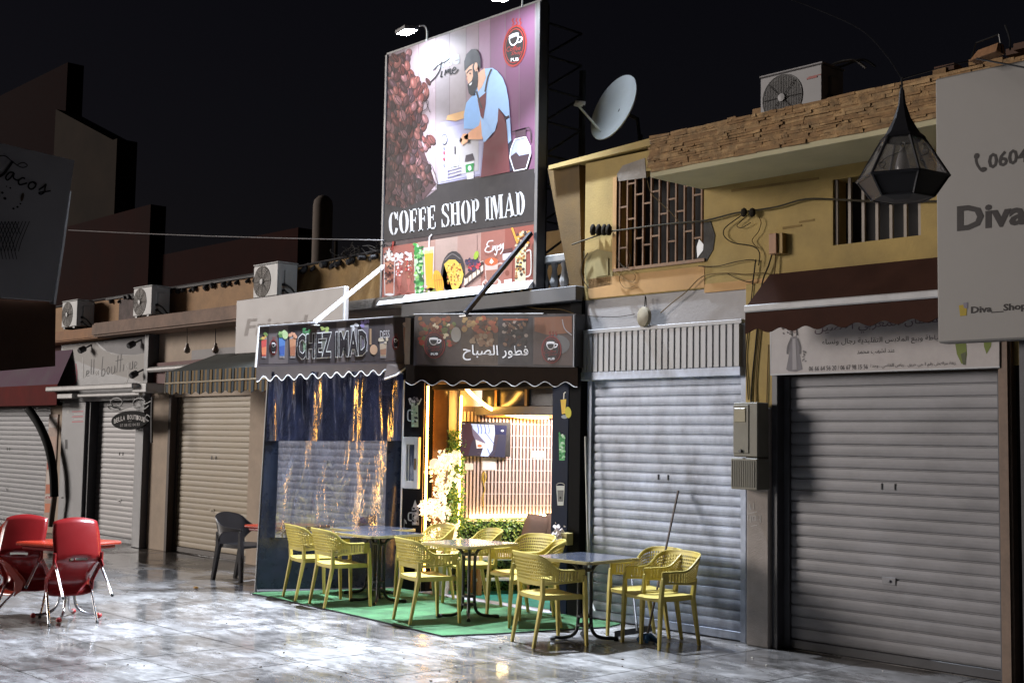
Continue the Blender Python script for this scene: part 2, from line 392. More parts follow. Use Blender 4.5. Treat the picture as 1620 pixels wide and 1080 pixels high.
# ---- coffee shop building
cafe = thing('coffee_shop', 'narrow coffee shop with open lit doorway and black front panels', 'building', (-10.3, 0, 0))
blackpanel = mat('black_panel', (.009, .009, .010), .6, var=.2, spec=.03)
bluepanel = mat('blue_black_panel', (.012, .018, .04), .5, var=.2, spec=.06)
part('lintel', cafe, mat('dark_brown_fascia', (.014, .010, .008), .8, spec=.1), -11.72, -8.86, .02, .4, 2.3, 3.15)
part('front_panel', cafe, blackpanel, -11.74, -11.29, -.03, .12, 0, 2.42)
part('front_panel', cafe, bluepanel, -9.27, -9.03, -.03, .12, 0, 2.42)
part('front_panel', cafe, blackpanel, -9.027, -8.86, -.03, .12, 0, 3.2)
part('edge_trim', cafe, white, -11.765, -11.742, -.035, .05, 0, 2.42, .002)
part('terrace_slab', cafe, mat('dark_beam', (.075, .075, .08), .6), -11.72, -8.86, -.12, .6, 3.15, 3.3)
part('terrace_back_wall', cafe, ochre, -13, -8.9, 1.6, 1.8, 3.3, 4.3)
part('roof_slab', cafe, concrete, -13.2, -8.86, .4, 5, 3.1, 3.3)
# balusters behind the foot of the billboard
bal = thing('balustrade', 'grey balustrade on the terrace edge under the billboard', 'railing', (-10.3, 0, 3.3))
bm_ = mat('grey_baluster', (.3, .3, .3), .6)
b = MB(); b.lathe([(.03, 0), (.03, .03), (.045, .07), (.05, .11), (.03, .19), (.025, .24), (.035, .27), (.035, .3)], (-11.3, .12, 3.3), bm_, 8); f0 = b.build('baluster', bal, smooth=40)
for k in range(1, 17): inst(f0, 'baluster', bal, (-10.3+k*.145, 0, 3.3))
b = MB(); b.box(-11.4, -8.9, .05, .2, 3.6, 3.68, bm_); b.build('handrail', bal, bevel=.01)

# ---- yellow building on the right
yb = thing('yellow_building', 'two storey yellow building with broken eave and barred windows', 'building', (-6, 0, 0))
W1 = (-8.42, -7.33, 3.44, 4.36); W2 = (-5.95, -5.14, 3.42, 3.98)
TOP = 4.56
def wall_with(parent, x0, x1, z0, z1, holes, m, y0=0, y1=.3):
    xs = sorted({x0, x1, *[h[0] for h in holes], *[h[1] for h in holes]})
    for a, c in zip(xs[:-1], xs[1:]):
        hs_ = [h for h in holes if h[0] <= a and h[1] >= c]
        zz = z0
        for h in sorted(hs_, key=lambda q: q[2]):
            part('wall', parent, m, a, c, y0, y1, zz, h[2], 0); zz = h[3]
        part('wall', parent, m, a, c, y0, y1, zz, z1, 0)
wall_with(yb, -8.86, -2.6, 3.16, TOP, [W1, W2], yellow)
b = MB(); fin = mat('shaded_yellow_plaster', (.10, .058, .014), .85, var=.25, scale=3, bump=.2)  # yellow plaster darkened: the shade on this wall is put into the colour
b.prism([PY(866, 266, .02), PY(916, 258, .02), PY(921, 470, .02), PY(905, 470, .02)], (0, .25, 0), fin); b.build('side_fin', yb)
part('lintel', yb, whitewall, -8.86, -6.56, .012, .35, 2.36, 3.16)
part('plaster_band', yb, mat('peach_plaster', (.46, .27, .11), .85, var=.12, scale=3), -8.8, -7.32, -.004, .02, 3.17, 3.37, 0)
part('plaster_band', yb, mat('peach_plaster', (0, 0, 0)), -7.32, -6.62, -.003, .02, 3.12, 3.2, 0)
part('pier', yb, yellow, -6.84, -6.55, -.02, .3, 2.06, 3.16)
part('pier', yb, mat('grey_pier', (.25, .22, .2), .85, var=.2, scale=4, bump=.3), -6.80, -6.56, -.06, .3, 0, 2.06, .012)
part('reveal', yb, darkgrey, -6.56, -6.50, -.02, .3, 0, 2.36, .004)
part('lintel', yb, yellow, -6.56, -2.6, .01, .35, 2.36, 3.16)
part('pier', yb, mat('brown_pipe', (.16, .11, .08), .7, var=.25, scale=9), -4.50, -4.40, -.05, .3, 0, 2.62, .02)
part('wall', yb, dark, -4.40, -2.6, .05, .35, 0, 2.6, 0)
part('back_wall', yb, dark, -8.8, -2.6, .9, 1.0, 2.4, TOP)
# eave: slab, rough broken masonry edge, soffit
ZS = 4.09; EX0 = -7.36
part('eave_slab', yb, paleplaster, EX0, -2.6, -.72, 0, ZS, ZS+.05, .004)
part('eave_core', yb, mat('eave_dirt', (.13, .085, .05), .9, var=.3), EX0+.05, -2.6, -.68, .5, ZS+.05, ZS+.36, 0)
tones = [mat('eave_stone_a', (.27, .165, .075), .9, var=.5, scale=14, bump=.8), mat('eave_stone_b', (.23, .135, .06), .9, var=.3, scale=14, bump=.4), mat('eave_stone_c', (.29, .185, .088), .9, var=.5, scale=14, bump=.4)]
b = MB()
z = ZS+.045
for rw in range(14):
    h = random.uniform(.018, .032); x = EX0-random.uniform(-.02, .04)
    while x < -2.7:
        l = random.uniform(.05, .30); y = -.73-random.uniform(-.003, .005)
        dz = [random.uniform(-.004, .004) for _ in range(4)]
        b.hexa([(x, y, z+dz[0]), (x+l, y-random.uniform(-.01, .01), z+dz[1]), (x+l, -.6, z), (x, -.6, z)], [(x+.004, y+random.uniform(-.004, .01), z+h+dz[2]), (x+l-.004, y+random.uniform(-.004, .01), z+h+dz[3]), (x+l, -.6, z+h), (x, -.6, z+h)], random.choice(tones))
        x += l-.002
    z += h*.94
for k in range(60):       # the broken end
    y = random.uniform(-.74, -.1); z = ZS+random.uniform(.05, .34); q = random.uniform(.03, .07)
    b.hexa([(EX0-random.uniform(0, .05), y, z), (EX0+.1, y, z), (EX0+.1, y+q, z), (EX0-random.uniform(0, .05), y+q, z)], [(EX0-random.uniform(0, .04), y, z+q*.6), (EX0+.1, y, z+q*.6), (EX0+.1, y+q, z+q*.6), (EX0-random.uniform(0, .04), y+q, z+q*.6)], random.choice(tones))
b.build('eave_masonry', yb, kind='stuff')
b = MB(); b.prism([PY(868, 268, -.05), PY(1075, 219, -.05), PY(1075, 206, -.05), PY(868, 262, -.05)], (0, .35, 0), yellow); b.build('roof_edge', yb)
b = MB()
for k in range(150):
    x = random.choice((random.uniform(-8.5, -6.6), random.uniform(-5.2, -4.0))); z = 4.56+random.uniform(0, .26)*(1 if x < -6 else 1.3); y = random.uniform(.25, .8)
    if x > -7.1 and x < -6.6: z += .06
    b.box(x, x+random.uniform(.1, .22), y, y+.12, z-.05, z, random.choice((tones[1], mat('roof_brick_dark', (.07, .035, .022), .9, var=.3))))
b.build('roof_rubble', yb, kind='stuff')
# windows
grille = mat('rusty_orange_grille', (.17, .08, .028), .6, var=.3, scale=12)
wi = tag(MB().box(W1[0]-.0, W1[1], .22, .26, W1[2], W1[3], dark).build('window', yb), None)
nb = 11
for k in range(nb):
    x = W1[0]+.03+k*(W1[1]-W1[0]-.06)/(nb-1)
    MB().box(x-.0085, x+.0085, .0, .025, W1[2], W1[3], grille).build('bar', wi)
    if k < nb-1:
        for zz in ((.30, .77) if k % 2 == 0 else (.52, .9)) if k % 3 else ((.22, .66)):
            xa = W1[0]+.03+(k+1)*(W1[1]-W1[0]-.06)/(nb-1); z = W1[2]+zz*(W1[3]-W1[2])
            MB().box(x+.0085, xa-.0085, .002, .022, z-.008, z+.008, grille).build('crossbar', wi)
MB().box(W1[0]-.03, W1[1]+.02, -.02, .03, W1[2]-.03, W1[2], grille).build('sill', wi)
MB().box(W1[0]-.05, W1[0]-.0, -.012, .05, W1[2]-.02, W1[3], mat('peach_plaster', (0, 0, 0))).build('frame', wi)
w2 = MB().box(W2[0], W2[1], .2, .24, W2[2], W2[3], dark).build('window', yb)
palebar = mat('pale_bar', (.26, .22, .18), .6)
for k in range(7):
    x = W2[0]+.02+k*(W2[1]-W2[0]-.04)/6
    MB().box(x-.013, x+.013, .02, .045, W2[2], W2[3], palebar).build('bar', w2)
def blob(name, parent, pts, Y, m, th=.012):
    b = MB(); b.prism([PY(x, y, Y) for x, y in pts], (0, th, 0), m); return b.build(name, parent)
hole = mat('broken_dark_concrete', (.05, .045, .04), .9, var=.4, scale=10, bump=.5)
blob('broken_patch', yb, [(1113, 352), (1124, 350), (1131, 372), (1128, 395), (1118, 412), (1102, 415), (1104, 402), (1113, 390)], -.006, hole)
blob('plaster_chip', yb, [(1106, 378), (1113, 387), (1112, 396), (1103, 408), (1102, 390)], -.008, white)
blob('concrete_patch', yb, [(985, 262), (1020, 250), (1022, 281), (977, 287), (976, 275)], -.004, concrete)
blob('concrete_patch', yb, [(928, 402), (945, 394), (968, 399), (971, 418), (968, 450), (930, 457), (924, 430)], -.004, mat('patch_mortar', (.27, .22, .1), .9, var=.2))
blob('concrete_patch', yb, [(941, 412), (962, 408), (962, 435), (942, 438)], -.014, mat('patch_mortar', (0, 0, 0)))
for q in ([(1157, 300), (1295, 280), (1295, 284), (1157, 304)], [(1238, 359), (1268, 355), (1268, 358), (1238, 363)], [(1264, 350), (1288, 346), (1288, 349), (1264, 353)]):
    blob('wall_crack', yb, q, -.004, mat('dirty_plaster', (.2, .13, .04), .9))
# ribbed sheet over the middle shutter
b = MB(); rib = mat('ribbed_sheet_grey', (.25, .25, .258), .5, metal=.2, var=.1, scale=3)
x = -8.85; pts = []
while x < -6.9:
    pts += [(x, -.035), (x+.014, -.035), (x+.022, -.045), (x+.0695, -.045)]; x += .0755
b.prism([(px_, y, 2.43) for px_, y in pts]+[(pts[-1][0], .01, 2.43), (pts[0][0], .01, 2.43)], (0, 0, .385), rib); b.build('ribbed_panel', yb)
part('shutter_housing', yb, m_sh_b, -8.86, -6.88, -.04, .06, 2.345, 2.43, .006)
part('shutter_housing', yb, rib, -8.86, -6.86, -.05, .0, 2.81, 2.85, .004)

# ---- dark buildings behind the roofs
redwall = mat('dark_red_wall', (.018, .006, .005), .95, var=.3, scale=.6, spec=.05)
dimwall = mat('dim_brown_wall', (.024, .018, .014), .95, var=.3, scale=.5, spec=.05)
def mass(name, label, boxes, cat='building'):
    t = thing(name, label, cat, (boxes[0][0], boxes[0][2], 0))
    for i, (x0, x1, y0, y1, z0, z1, m, nm) in enumerate(boxes): part(nm, t, m, x0, x1, y0, y1, z0, z1, 0)
    return t
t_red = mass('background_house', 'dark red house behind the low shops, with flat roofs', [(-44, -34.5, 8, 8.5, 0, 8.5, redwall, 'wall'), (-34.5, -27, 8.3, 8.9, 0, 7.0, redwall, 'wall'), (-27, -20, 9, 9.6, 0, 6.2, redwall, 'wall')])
za = PY(40, 132, 9).z; zb = PY(150, 232, 8.6).z; xa = PY(87, 200, 8.6).x; xb = PY(182, 300, 8.6).x
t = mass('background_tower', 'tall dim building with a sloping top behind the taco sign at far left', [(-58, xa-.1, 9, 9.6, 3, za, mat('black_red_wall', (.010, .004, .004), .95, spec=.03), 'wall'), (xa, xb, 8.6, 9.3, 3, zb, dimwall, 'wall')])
b = MB(); b.prism([(xa, 8.6, zb), (xb-.3, 8.6, zb), (xa, 8.6, PY(90, 172, 8.6).z)], (0, .7, 0), dimwall); b.build('stair_roof', t)
ch = thing('chimney', 'round topped dim masonry chimney behind the billboard', 'chimney', PY(507, 415, 3))
b = MB(); c0 = PY(507, 470, 3); r_ = .17; zt = PY(507, 318, 3).z
b.lathe([(r_, c0.z-1), (r_, zt-.1), (r_*.9, zt), (r_*.5, zt+.07), (.01, zt+.09)], (c0.x, 3, 0), mat('dim_masonry', (.10, .075, .06), .9, var=.2), 14); b.build('stack', ch, smooth=50)
b = MB(); b.lathe([(.03, c0.z-1), (.03, zt-.75)], (c0.x+.42, 3, 0), dimwall, 8); b.build('vent_pipe', ch)

# ================================================================ SIGNS, AWNINGS, BILLBOARD
def logo(a, cx, cy, rx, ry, k=3, sk=0, word=True):
    red = S(150, 38, 34); bk = S(28, 22, 24); wh = S(225, 222, 225)
    Y = lambda x: cy+sk*(x-cx)
    a.ell(cx, cy, rx, ry, red, k, sk=sk); a.ell(cx, cy, rx*.88, ry*.9, bk, k+1, sk=sk); a.ell(cx, cy, rx*.8, ry*.83, red, k+2, sk=sk); a.ell(cx, cy, rx*.74, ry*.78, bk, k+3, sk=sk)
    a.ell(cx-.05*rx, cy-.5*ry, rx*.42, ry*.09, wh, k+4, sk=sk)
    a.ell(cx-.05*rx, cy-.44*ry, rx*.42, ry*.44, wh, k+4, a0=0, a1=math.pi, sk=sk)
    a.ell(cx-.05*rx, cy-.40*ry, rx*.33, ry*.33, bk, k+5, a0=0, a1=math.pi, sk=sk)
    a.line([(cx+.34*rx, Y(cx)-.42*ry), (cx+.62*rx, Y(cx)-.38*ry), (cx+.5*rx, Y(cx)-.2*ry), (cx+.22*rx, Y(cx)-.16*ry)], rx*.1, wh, k+4)
    for d in (-.2, .1, .4): a.line([(cx+d*rx, cy-.98*ry), (cx+(d+.12)*rx, cy-1.1*ry), (cx+d*rx, cy-1.2*ry), (cx+(d+.08)*rx, cy-1.32*ry)], rx*.09, red, k)
    if word:
        a.text('Coffee', [(cx-.66*rx, cy+.3*ry), (cx+.5*rx, cy+.2*ry), (cx+.5*rx, cy-.02*ry), (cx-.66*rx, cy+.06*ry)], red, k+4, shear=.3)
        a.text('Shop', [(cx-.3*rx, cy+.52*ry), (cx+.62*rx, cy+.43*ry), (cx+.62*rx, cy+.2*ry), (cx-.3*rx, cy+.3*ry)], red, k+4, shear=.3)
    a.text('PUB', [(cx-.3*rx, cy+.76*ry), (cx+.36*rx, cy+.72*ry), (cx+.36*rx, cy+.56*ry), (cx-.3*rx, cy+.6*ry)], wh, k+5, offset=.02)

# ---- billboard
BY = -.05
bb = thing('billboard', 'tall coffee shop billboard lit by two floodlights above the doorway', 'billboard', (-10.9, 0, 3.35))
bx0, bx1, bz0, bz1 = rect((614, 87), (845, 455), BY); bx0 = PY(610, 280, BY).x
bz0 = .5*(PY(605, 478, BY).z+PY(845, 455, BY).z); bz1 = .5*(PY(614, 87, BY).z+PY(848, 5, BY).z)
part('panel', bb, mat('billboard_back', (.1, .1, .1), .6), bx0, bx1, BY, BY+.03, bz0, bz1, 0)
a = art_y(BY)
topy = lambda x: 87-.3504*(x-614); boty = lambda x: 478-.0958*(x-605)
xl = lambda y: 614-.023*(y-87)
def strip(x0, x1, c, k=1, f0=topy, f1=boty): a.poly([(x0, f0(x0)), (x1, f0(x1)), (x1, f1(x1)), (x0, f1(x0))], c, k)
a.poly([(614, 87), (848, 5), (845, 455), (605, 478)], S(120, 104, 110), 1)
band = lambda x: 300-.205*(x-690)
tones_ = [(612, 640, S(150, 130, 140)), (640, 663, S(165, 146, 152)), (663, 690, S(158, 140, 146)), (690, 712, S(142, 132, 135)), (712, 738, S(150, 138, 139)), (738, 758, S(146, 126, 134)), (758, 776, S(150, 116, 138)), (776, 800, S(124, 84, 112)), (800, 822, S(112, 70, 98)), (822, 847, S(104, 64, 92))]
for x0, x1, c in tones_: strip(x0, x1-.8, c, 2, topy, band)
# coffee beans
rb = random.Random(3)
a.poly([(614, 92), (640, 82), (652, 130), (662, 180), (668, 230), (690, 292), (668, 318), (640, 330), (608.5, 322)], S(64, 40, 44), 2.6)
cand = []
for k in range(1500):
    y = rb.uniform(92, 345); xr = 30+24*math.sin((y-92)/60.0)+9*math.sin(y/11)
    if 150 < y < 215: xr += 8
    if y > 235: xr = 62+10*math.sin(y/9)
    x = 613-.022*(y-90)+2+rb.random()*xr; y2 = y-.33*(x-613)
    if y2 < topy(x)+7 or y2 > band(x)+22 or any((x-q[0])**2*1.3+(y2-q[1])**2*.8 < 34 for q in cand): continue
    cand.append((x, y2))
for k, (x, y2) in enumerate(cand):
    L = rb.uniform(6.2, 9.6); W = L*rb.uniform(.50, .64); ro = rb.uniform(-.55, .55)+1.45
    c = rb.choice([S(112, 56, 52), S(92, 42, 40), S(74, 36, 38), S(56, 30, 34), S(128, 74, 68), S(138, 92, 94), S(84, 54, 62)])
    q = max(.25, 1-(max(0, y2-150))/190); c = tuple(v*q for v in c)
    kk = 3+k*.012
    a.ell(x+.9, y2+1.1, L, W, tuple(v*.3 for v in c), kk, ro, 12); a.ell(x, y2, L*.94, W*.94, c, kk+.004, ro, 12)
    ca, sa = math.cos(ro), math.sin(ro)
    if rb.random() < .42: a.line([(x-L*.85*ca, y2-L*.85*sa), (x-.18*W*sa, y2+.18*W*ca), (x+L*.85*ca, y2+L*.85*sa)], 1.5, tuple(v*.25 for v in c), kk+.008)
    a.ell(x-.28*W, y2-.1*W, L*.62, W*.42, tuple(min(1, v*1.55+.01) for v in c), kk+.006, ro, 10); a.ell(x-.34*W, y2-.25*W, L*.36, W*.2, tuple(min(1, v*2.6+.03) for v in c), kk+.007, ro, 8)
for p in ([(672, 150), (680, 175), (682, 178)], [(668, 250), (684, 262), (694, 290)], [(676, 280), (690, 290), (694, 292)], [(668, 165), (678, 160), (676, 172), (666, 178)]): a.line(p, 1, S(60, 45, 50), 9)
# lettering at the top
a.text('Coffee', [(662, 118), (728, 101), (728, 77), (662, 94)], S(168, 172, 178), 5, offset=.03)
blk = S(24, 20, 28)
for st in ([(681, 131), (690, 122), (697, 110), (700, 98)], [(686, 112), (694, 104), (706, 98), (712, 93)], [(700, 113), (698, 122), (701, 121)], [(704, 120), (706, 111), (707, 116), (710, 110), (710, 115), (713, 109), (713, 118), (717, 115)], [(717, 113), (722, 109), (719, 107), (716, 114), (720, 117), (726, 110)], [(701, 107), (702, 106)]): a.line(st, 1.9, blk, 6)
logo(a, 815, 73, 19, 33, 5, sk=-.33)
# barista
skin = S(226, 176, 148); hair = S(34, 34, 42); shirt = S(160, 192, 232); shirt2 = S(140, 178, 224); apron = S(104, 44, 50)
mach = S(150, 146, 178); mach2 = S(164, 160, 184)
a.poly([(694, 292), (695, 200), (698, 194), (736, 184), (764, 182), (768, 225), (762, 278)], mach, 5)
a.poly([(697, 288), (698, 204), (735, 196), (762, 194), (765, 226), (760, 276)], mach2, 6)
a.poly([(712, 222), (758, 214), (758, 270), (712, 280)], S(176, 170, 172), 7)
a.ell(704, 221, 4.8, 8.5, S(50, 50, 60), 8); a.ell(704, 221, 3.7, 6.8, S(208, 208, 220), 9); a.ell(704, 221, .9, 1.4, S(50, 50, 60), 10)
for y, c in ((235, S(110, 110, 140)), (242, S(190, 40, 50)), (252, S(190, 40, 50)), (261, S(130, 130, 150))): a.ell(703.5, y, 1.5, 2.6, c, 8)
for y in (268, 273, 278): a.line([(709, y+3), (718, y+1), (728, y-2), (731, y-2)], 1.5, S(96, 92, 124), 8)
a.poly([(714, 248), (727, 245), (727, 262), (714, 265)], S(190, 210, 222), 9); a.line([(721, 232), (721, 244)], 2, blk, 9)
a.poly([(730, 218), (733, 221), (731, 226), (728, 224)], blk, 11); a.poly([(741, 222), (745, 221), (745, 226), (741, 227)], blk, 11)
a.poly([(738, 246), (749, 243), (752, 253), (736.5, 256)], S(56, 46, 54), 9); a.poly([(737.5, 258), (751, 255), (750.5, 284), (740, 286)], S(196, 192, 194), 9)
a.poly([(737.6, 261), (751, 258), (750, 271), (738.5, 273.5)], S(36, 128, 62), 10); a.ell(744.4, 266.4, 2.8, 4.2, S(200, 220, 205), 11)
a.poly([(707, 190), (709, 183), (737, 175), (740, 186), (722, 192)], S(206, 160, 110), 8)
a.poly([(739, 163), (748, 152), (760, 150), (768, 190), (760, 205), (735, 204), (735, 182)], shirt2, 9)
a.poly([(763, 112), (769, 109), (780, 108), (788, 113), (796, 123), (802, 138), (806, 160), (808, 186), (801, 184), (790, 171), (789, 190), (784, 208), (770, 220), (766, 225), (762, 200), (757, 160), (752, 146)], shirt, 10)
a.poly([(753, 120), (768, 108), (770, 124), (764, 138), (758, 146)], skin, 11)
a.poly([(738, 113), (748, 101), (756, 104), (760, 126), (748, 138), (742, 132)], skin, 12)
a.poly([(736.5, 114), (736, 98), (740, 86), (747, 79), (753, 78), (759, 84), (762, 95), (762, 110), (758, 106), (753, 99), (748, 103), (742, 107)], hair, 13)
a.ell(754.5, 106, 2.8, 6.5, skin, 14, .1)
a.poly([(752, 98), (753, 114), (757, 113), (758, 122), (757, 138), (751, 151), (747, 152), (743, 148), (741, 135), (745, 131), (748, 128), (750, 121), (749, 106)], hair, 13)
a.poly([(744, 134), (749, 130), (748, 134), (745, 136.5)], S(240, 236, 236), 15); a.line([(740, 117), (744, 112), (748, 111)], 1.6, hair, 14); a.ell(745.5, 117, 1, 1.5, hair, 15)
a.line([(741, 121), (739.5, 126), (742, 128)], 1.0, S(190, 128, 110), 14)
a.line([(779, 110), (773, 124), (769, 146)], 2.6, S(62, 52, 54), 13, smooth=False); a.line([(755, 145), (759, 158), (764, 172)], 2.4, S(62, 52, 54), 13, smooth=False)
a.poly([(757, 158), (771, 146), (770, 165), (766, 190), (762, 184)], apron, 12)
a.poly([(790, 172), (799, 184), (803, 200), (808, 272), (762, 281), (767, 226), (781, 216), (788, 202)], apron, 12); a.line([(799, 188), (807, 184)], 2.4, S(62, 46, 50), 13)
a.poly([(802, 190), (808, 186), (810, 226), (805, 228)], shirt, 9); a.poly([(805, 228), (811, 221), (812, 270), (808, 272)], S(40, 40, 62), 9)
a.poly([(762, 188), (766, 186), (768, 215), (764, 221), (737, 221), (735, 217), (747, 207), (759, 199)], S(222, 160, 122), 11); a.poly([(734, 212), (742, 212), (742, 224), (733, 230), (729, 222)], S(222, 160, 122), 11)
a.poly([(762, 188), (768, 187), (780, 212), (768, 226), (764, 215)], shirt, 12)
# coffee pot
a.poly([(816, 207), (833, 202), (833, 219), (817, 222)], S(66, 44, 56), 9); a.line([(811, 209), (838, 202), (841, 207), (841, 222)], 2.2, S(60, 40, 52), 9, smooth=False)
pot = [(816, 221), (833, 217), (840, 232), (841, 243), (834, 267), (815, 271), (808, 250), (810, 236)]
a.poly(pot, S(158, 164, 190), 10); a.poly([(809, 248), (818, 241), (823, 247), (840, 243), (834, 266), (815, 270)], S(54, 34, 44), 11)
a.line(pot+[pot[0]], 1.8, S(222, 222, 230), 12, smooth=False)
# black band with the stencil title
a.poly([(606.5, 384), (608.5, 322), (640, 330), (668, 318), (692, 300), (692, 292), (846.4, 267), (845.8, 350)], S(30, 25, 28), 9.5)
def stencil(a, word, quad, c, k):
    R = lambda x0, y0, x1, y1: [(x0, y0), (x1, y0), (x1, y1), (x0, y1)]
    def half(cx, side, rx=.30, ry=.5, irx=.10, iry=.42, gap=.035, t0=0, t1=1):
        o = []; N = 9
        A = [math.pi/2*(1-2*(t0+(t1-t0)*i/N)) for i in range(N+1)]
        o += [(cx+side*(gap+rx*math.cos(q)), .5+ry*math.sin(q)) for q in A]
        o += [(cx+side*(gap+irx*math.cos(q)), .5+iry*math.sin(q)) for q in reversed(A)]
        return o
    def stem(x, w=.19, s=.06): return [R(x, .0, x+w, 1), R(x-s, 0, x+w+s, .055), R(x-s, .945, x+w+s, 1)]
    G = {'C': ([half(.34, -1), half(.34, 1, t0=0, t1=.36), half(.34, 1, t0=.66, t1=1), R(.6, .62, .66, .98)], .70),
         'O': ([half(.34, -1), half(.34, 1)], .68),
         'F': (stem(.08)+[R(.31, .93, .56, 1), R(.5, .72, .56, 1), R(.31, .47, .46, .54), R(.43, .38, .47, .63)], .60),
         'E': (stem(.08)+[R(.31, .93, .58, 1), R(.52, .74, .58, 1), R(.31, .47, .46, .54), R(.43, .38, .47, .63), R(.31, 0, .6, .07), R(.54, 0, .6, .28)], .64),
         'S': ([[(.50, .98), (.55, .98), (.55, .66), (.51, .66), (.46, .84), (.36, .94), (.30, .94), (.30, 1.0), (.40, 1), (.46, .95)], [(.26, 1), (.12, .93), (.06, .76), (.12, .6), (.28, .49), (.46, .36), (.44, .14), (.32, .06), (.32, 0), (.5, .06), (.58, .24), (.52, .44), (.38, .56), (.22, .68), (.2, .82), (.26, .93)], [(.27, 0), (.16, .03), (.1, .04), (.06, 0), (.04, 0), (.04, .36), (.08, .36), (.13, .17), (.27, .06)]], .62),
         'H': (stem(.08)+stem(.46)+[R(.29, .47, .44, .54)], .74), 'P': (stem(.08)+[half(.27, 1, rx=.28, ry=.27, irx=.1, iry=.2)], .62),
         'I': (stem(.08), .35),
         'M': (stem(.06, .11)+stem(.66)+[[(.13, 1), (.36, 1), (.52, .3), (.44, 0), (.40, 0)], [(.66, 1), (.62, 1), (.53, .36), (.56, .2)]], .93),
         'A': ([[(.36, 1), (.46, 1), (.74, 0), (.5, 0)], [(.33, .9), (.36, .8), (.13, 0), (.06, 0)], R(.22, .27, .44, .33), R(.42, 0, .82, .055), R(0, 0, .2, .055)], .80),
         'D': (stem(.08)+[half(.27, 1, rx=.34, ry=.5, irx=.14, iry=.42)], .68), ' ': ([], .3)}
    vs = []; fs = []; x = 0
    for chh in word:
        for j, pl in enumerate(G[chh][0]):
            if chh == 'P' and j == 3: pl = [(u, v+.23) for u, v in pl]
            b0 = len(vs); vs += [(x+u, v) for u, v in pl]; fs.append(tuple(range(b0, len(vs))))
        x += G[chh][1]+.02
    a.mesh2d(vs, fs, quad, c, k)
stencil(a, 'COFFE SHOP IMAD', [(617, 373), (832, 340), (831, 302), (616, 337)], S(205, 205, 208), 11)
# food band
fb0 = lambda x: 392-.154*(x-607)
for x0, x1, c in ((605, 662, S(150, 84, 72)), (662, 690, S(168, 130, 118)), (690, 725, S(176, 150, 140)), (725, 762, S(170, 134, 124)), (762, 800, S(150, 92, 80)), (800, 845.5, S(138, 70, 58))):
    a.poly([(x0, fb0(x0)), (x1, fb0(x1)), (x1, boty(x1)-3), (x0, boty(x0)-3)], c, 9)
def glass(x0, x1, y0, y1, c, rim=S(220, 214, 214), k=11):
    a.poly([(x0, y0), (x1, y0-2), (x1-1.5, y1-1), (x0+1.5, y1)], c, k); a.line([(x0, y0), (x0+1.5, y1)], 1, rim, k+.5); a.line([(x1, y0-2), (x1-1.5, y1-1)], 1, rim, k+.5); a.ell((x0+x1)/2, y1-2, (x1-x0)*.4, 2.2, rim, k+.4)
def specks(x0, x1, y0, y1, cs, n, r=1.6, k=12):
    for _ in range(n): a.ell(rb.uniform(x0, x1), rb.uniform(y0, y1), rb.uniform(.5, 1)*r, rb.uniform(.6, 1.2)*r, rb.choice(cs), k+rb.random()*.5, rb.random()*3, 7)
glass(609, 626, 404, 468, S(172, 104, 84)); specks(611, 624, 398, 412, [S(236, 226, 222)], 14, 3); specks(611, 624, 412, 448, [S(60, 30, 26), S(92, 46, 38), S(200, 140, 112)], 34, 2.2); a.poly([(615, 398), (617, 391), (619, 398)], S(236, 226, 222), 12.6); a.poly([(620, 396), (622, 382), (625, 382), (623, 397)], S(150, 44, 34), 11)
for cx, y0, y1 in ((633, 402, 464), (648, 400, 462)):
    a.poly([(cx-6, y0+6), (cx+6, y0+5), (cx+3, y1-14), (cx+1.2, y1-9), (cx+1.2, y1-3), (cx+4.5, y1), (cx-4.5, y1), (cx-1.2, y1-3), (cx-1.2, y1-9), (cx-3, y1-14)], S(176, 96, 84), 11)
    specks(cx-5, cx+5, y0, y0+12, [S(240, 236, 238), S(225, 210, 210)], 16, 2.6); specks(cx-4.5, cx+4.5, y0+12, y0+34, [S(150, 36, 40), S(206, 70, 60), S(236, 220, 220), S(90, 40, 40)], 26, 2)
a.poly([(642, 412), (655, 410), (653, 440), (645, 441)], S(150, 86, 66), 11.5); specks(643, 654, 412, 438, [S(120, 60, 44), S(196, 140, 110)], 30, 1.3)
glass(657, 671, 398, 468, S(120, 186, 110)); specks(658, 670, 386, 466, [S(30, 120, 48), S(70, 170, 70), S(190, 225, 180), S(20, 84, 36), S(150, 206, 110)], 70, 3.4); a.poly([(657, 384), (666, 398), (658, 402)], S(44, 140, 60), 12.8)
glass(672, 688, 392, 456, S(214, 190, 176)); a.poly([(673, 400), (687, 398), (685.5, 452), (676, 454)], S(238, 172, 34), 11.6); a.line([(680, 398), (681, 375), (685, 371)], 2, S(226, 220, 222), 13, smooth=False); a.poly([(673, 397), (687, 395), (687, 400), (673, 402)], S(240, 214, 140), 11.7)
a.ell(683, 451, 7, 10, S(236, 176, 52), 12, .2); a.ell(683, 462, 8, 7, S(130, 140, 60), 12); a.ell(695, 446, 8, 19, S(232, 170, 36), 12.5, -.2)
for q in range(4): a.line([(689+q*3.4, 434), (690+q*3.6, 452), (692+q*3, 458)], .8, S(190, 120, 30), 13)
a.line([(689, 444), (702, 442)], .8, S(190, 120, 30), 13); specks(673, 680, 452, 466, [S(70, 46, 60), S(220, 200, 190)], 12, 2)
a.ell(718, 431, 19, 34, S(44, 38, 42), 12, .06); a.poly([(700, 446), (712, 468), (716, 467), (729, 463), (736, 430), (704, 420)], S(44, 38, 42), 12); a.line([(705, 412), (717, 402), (730, 410)], 1.3, S(120, 112, 112), 12.5)
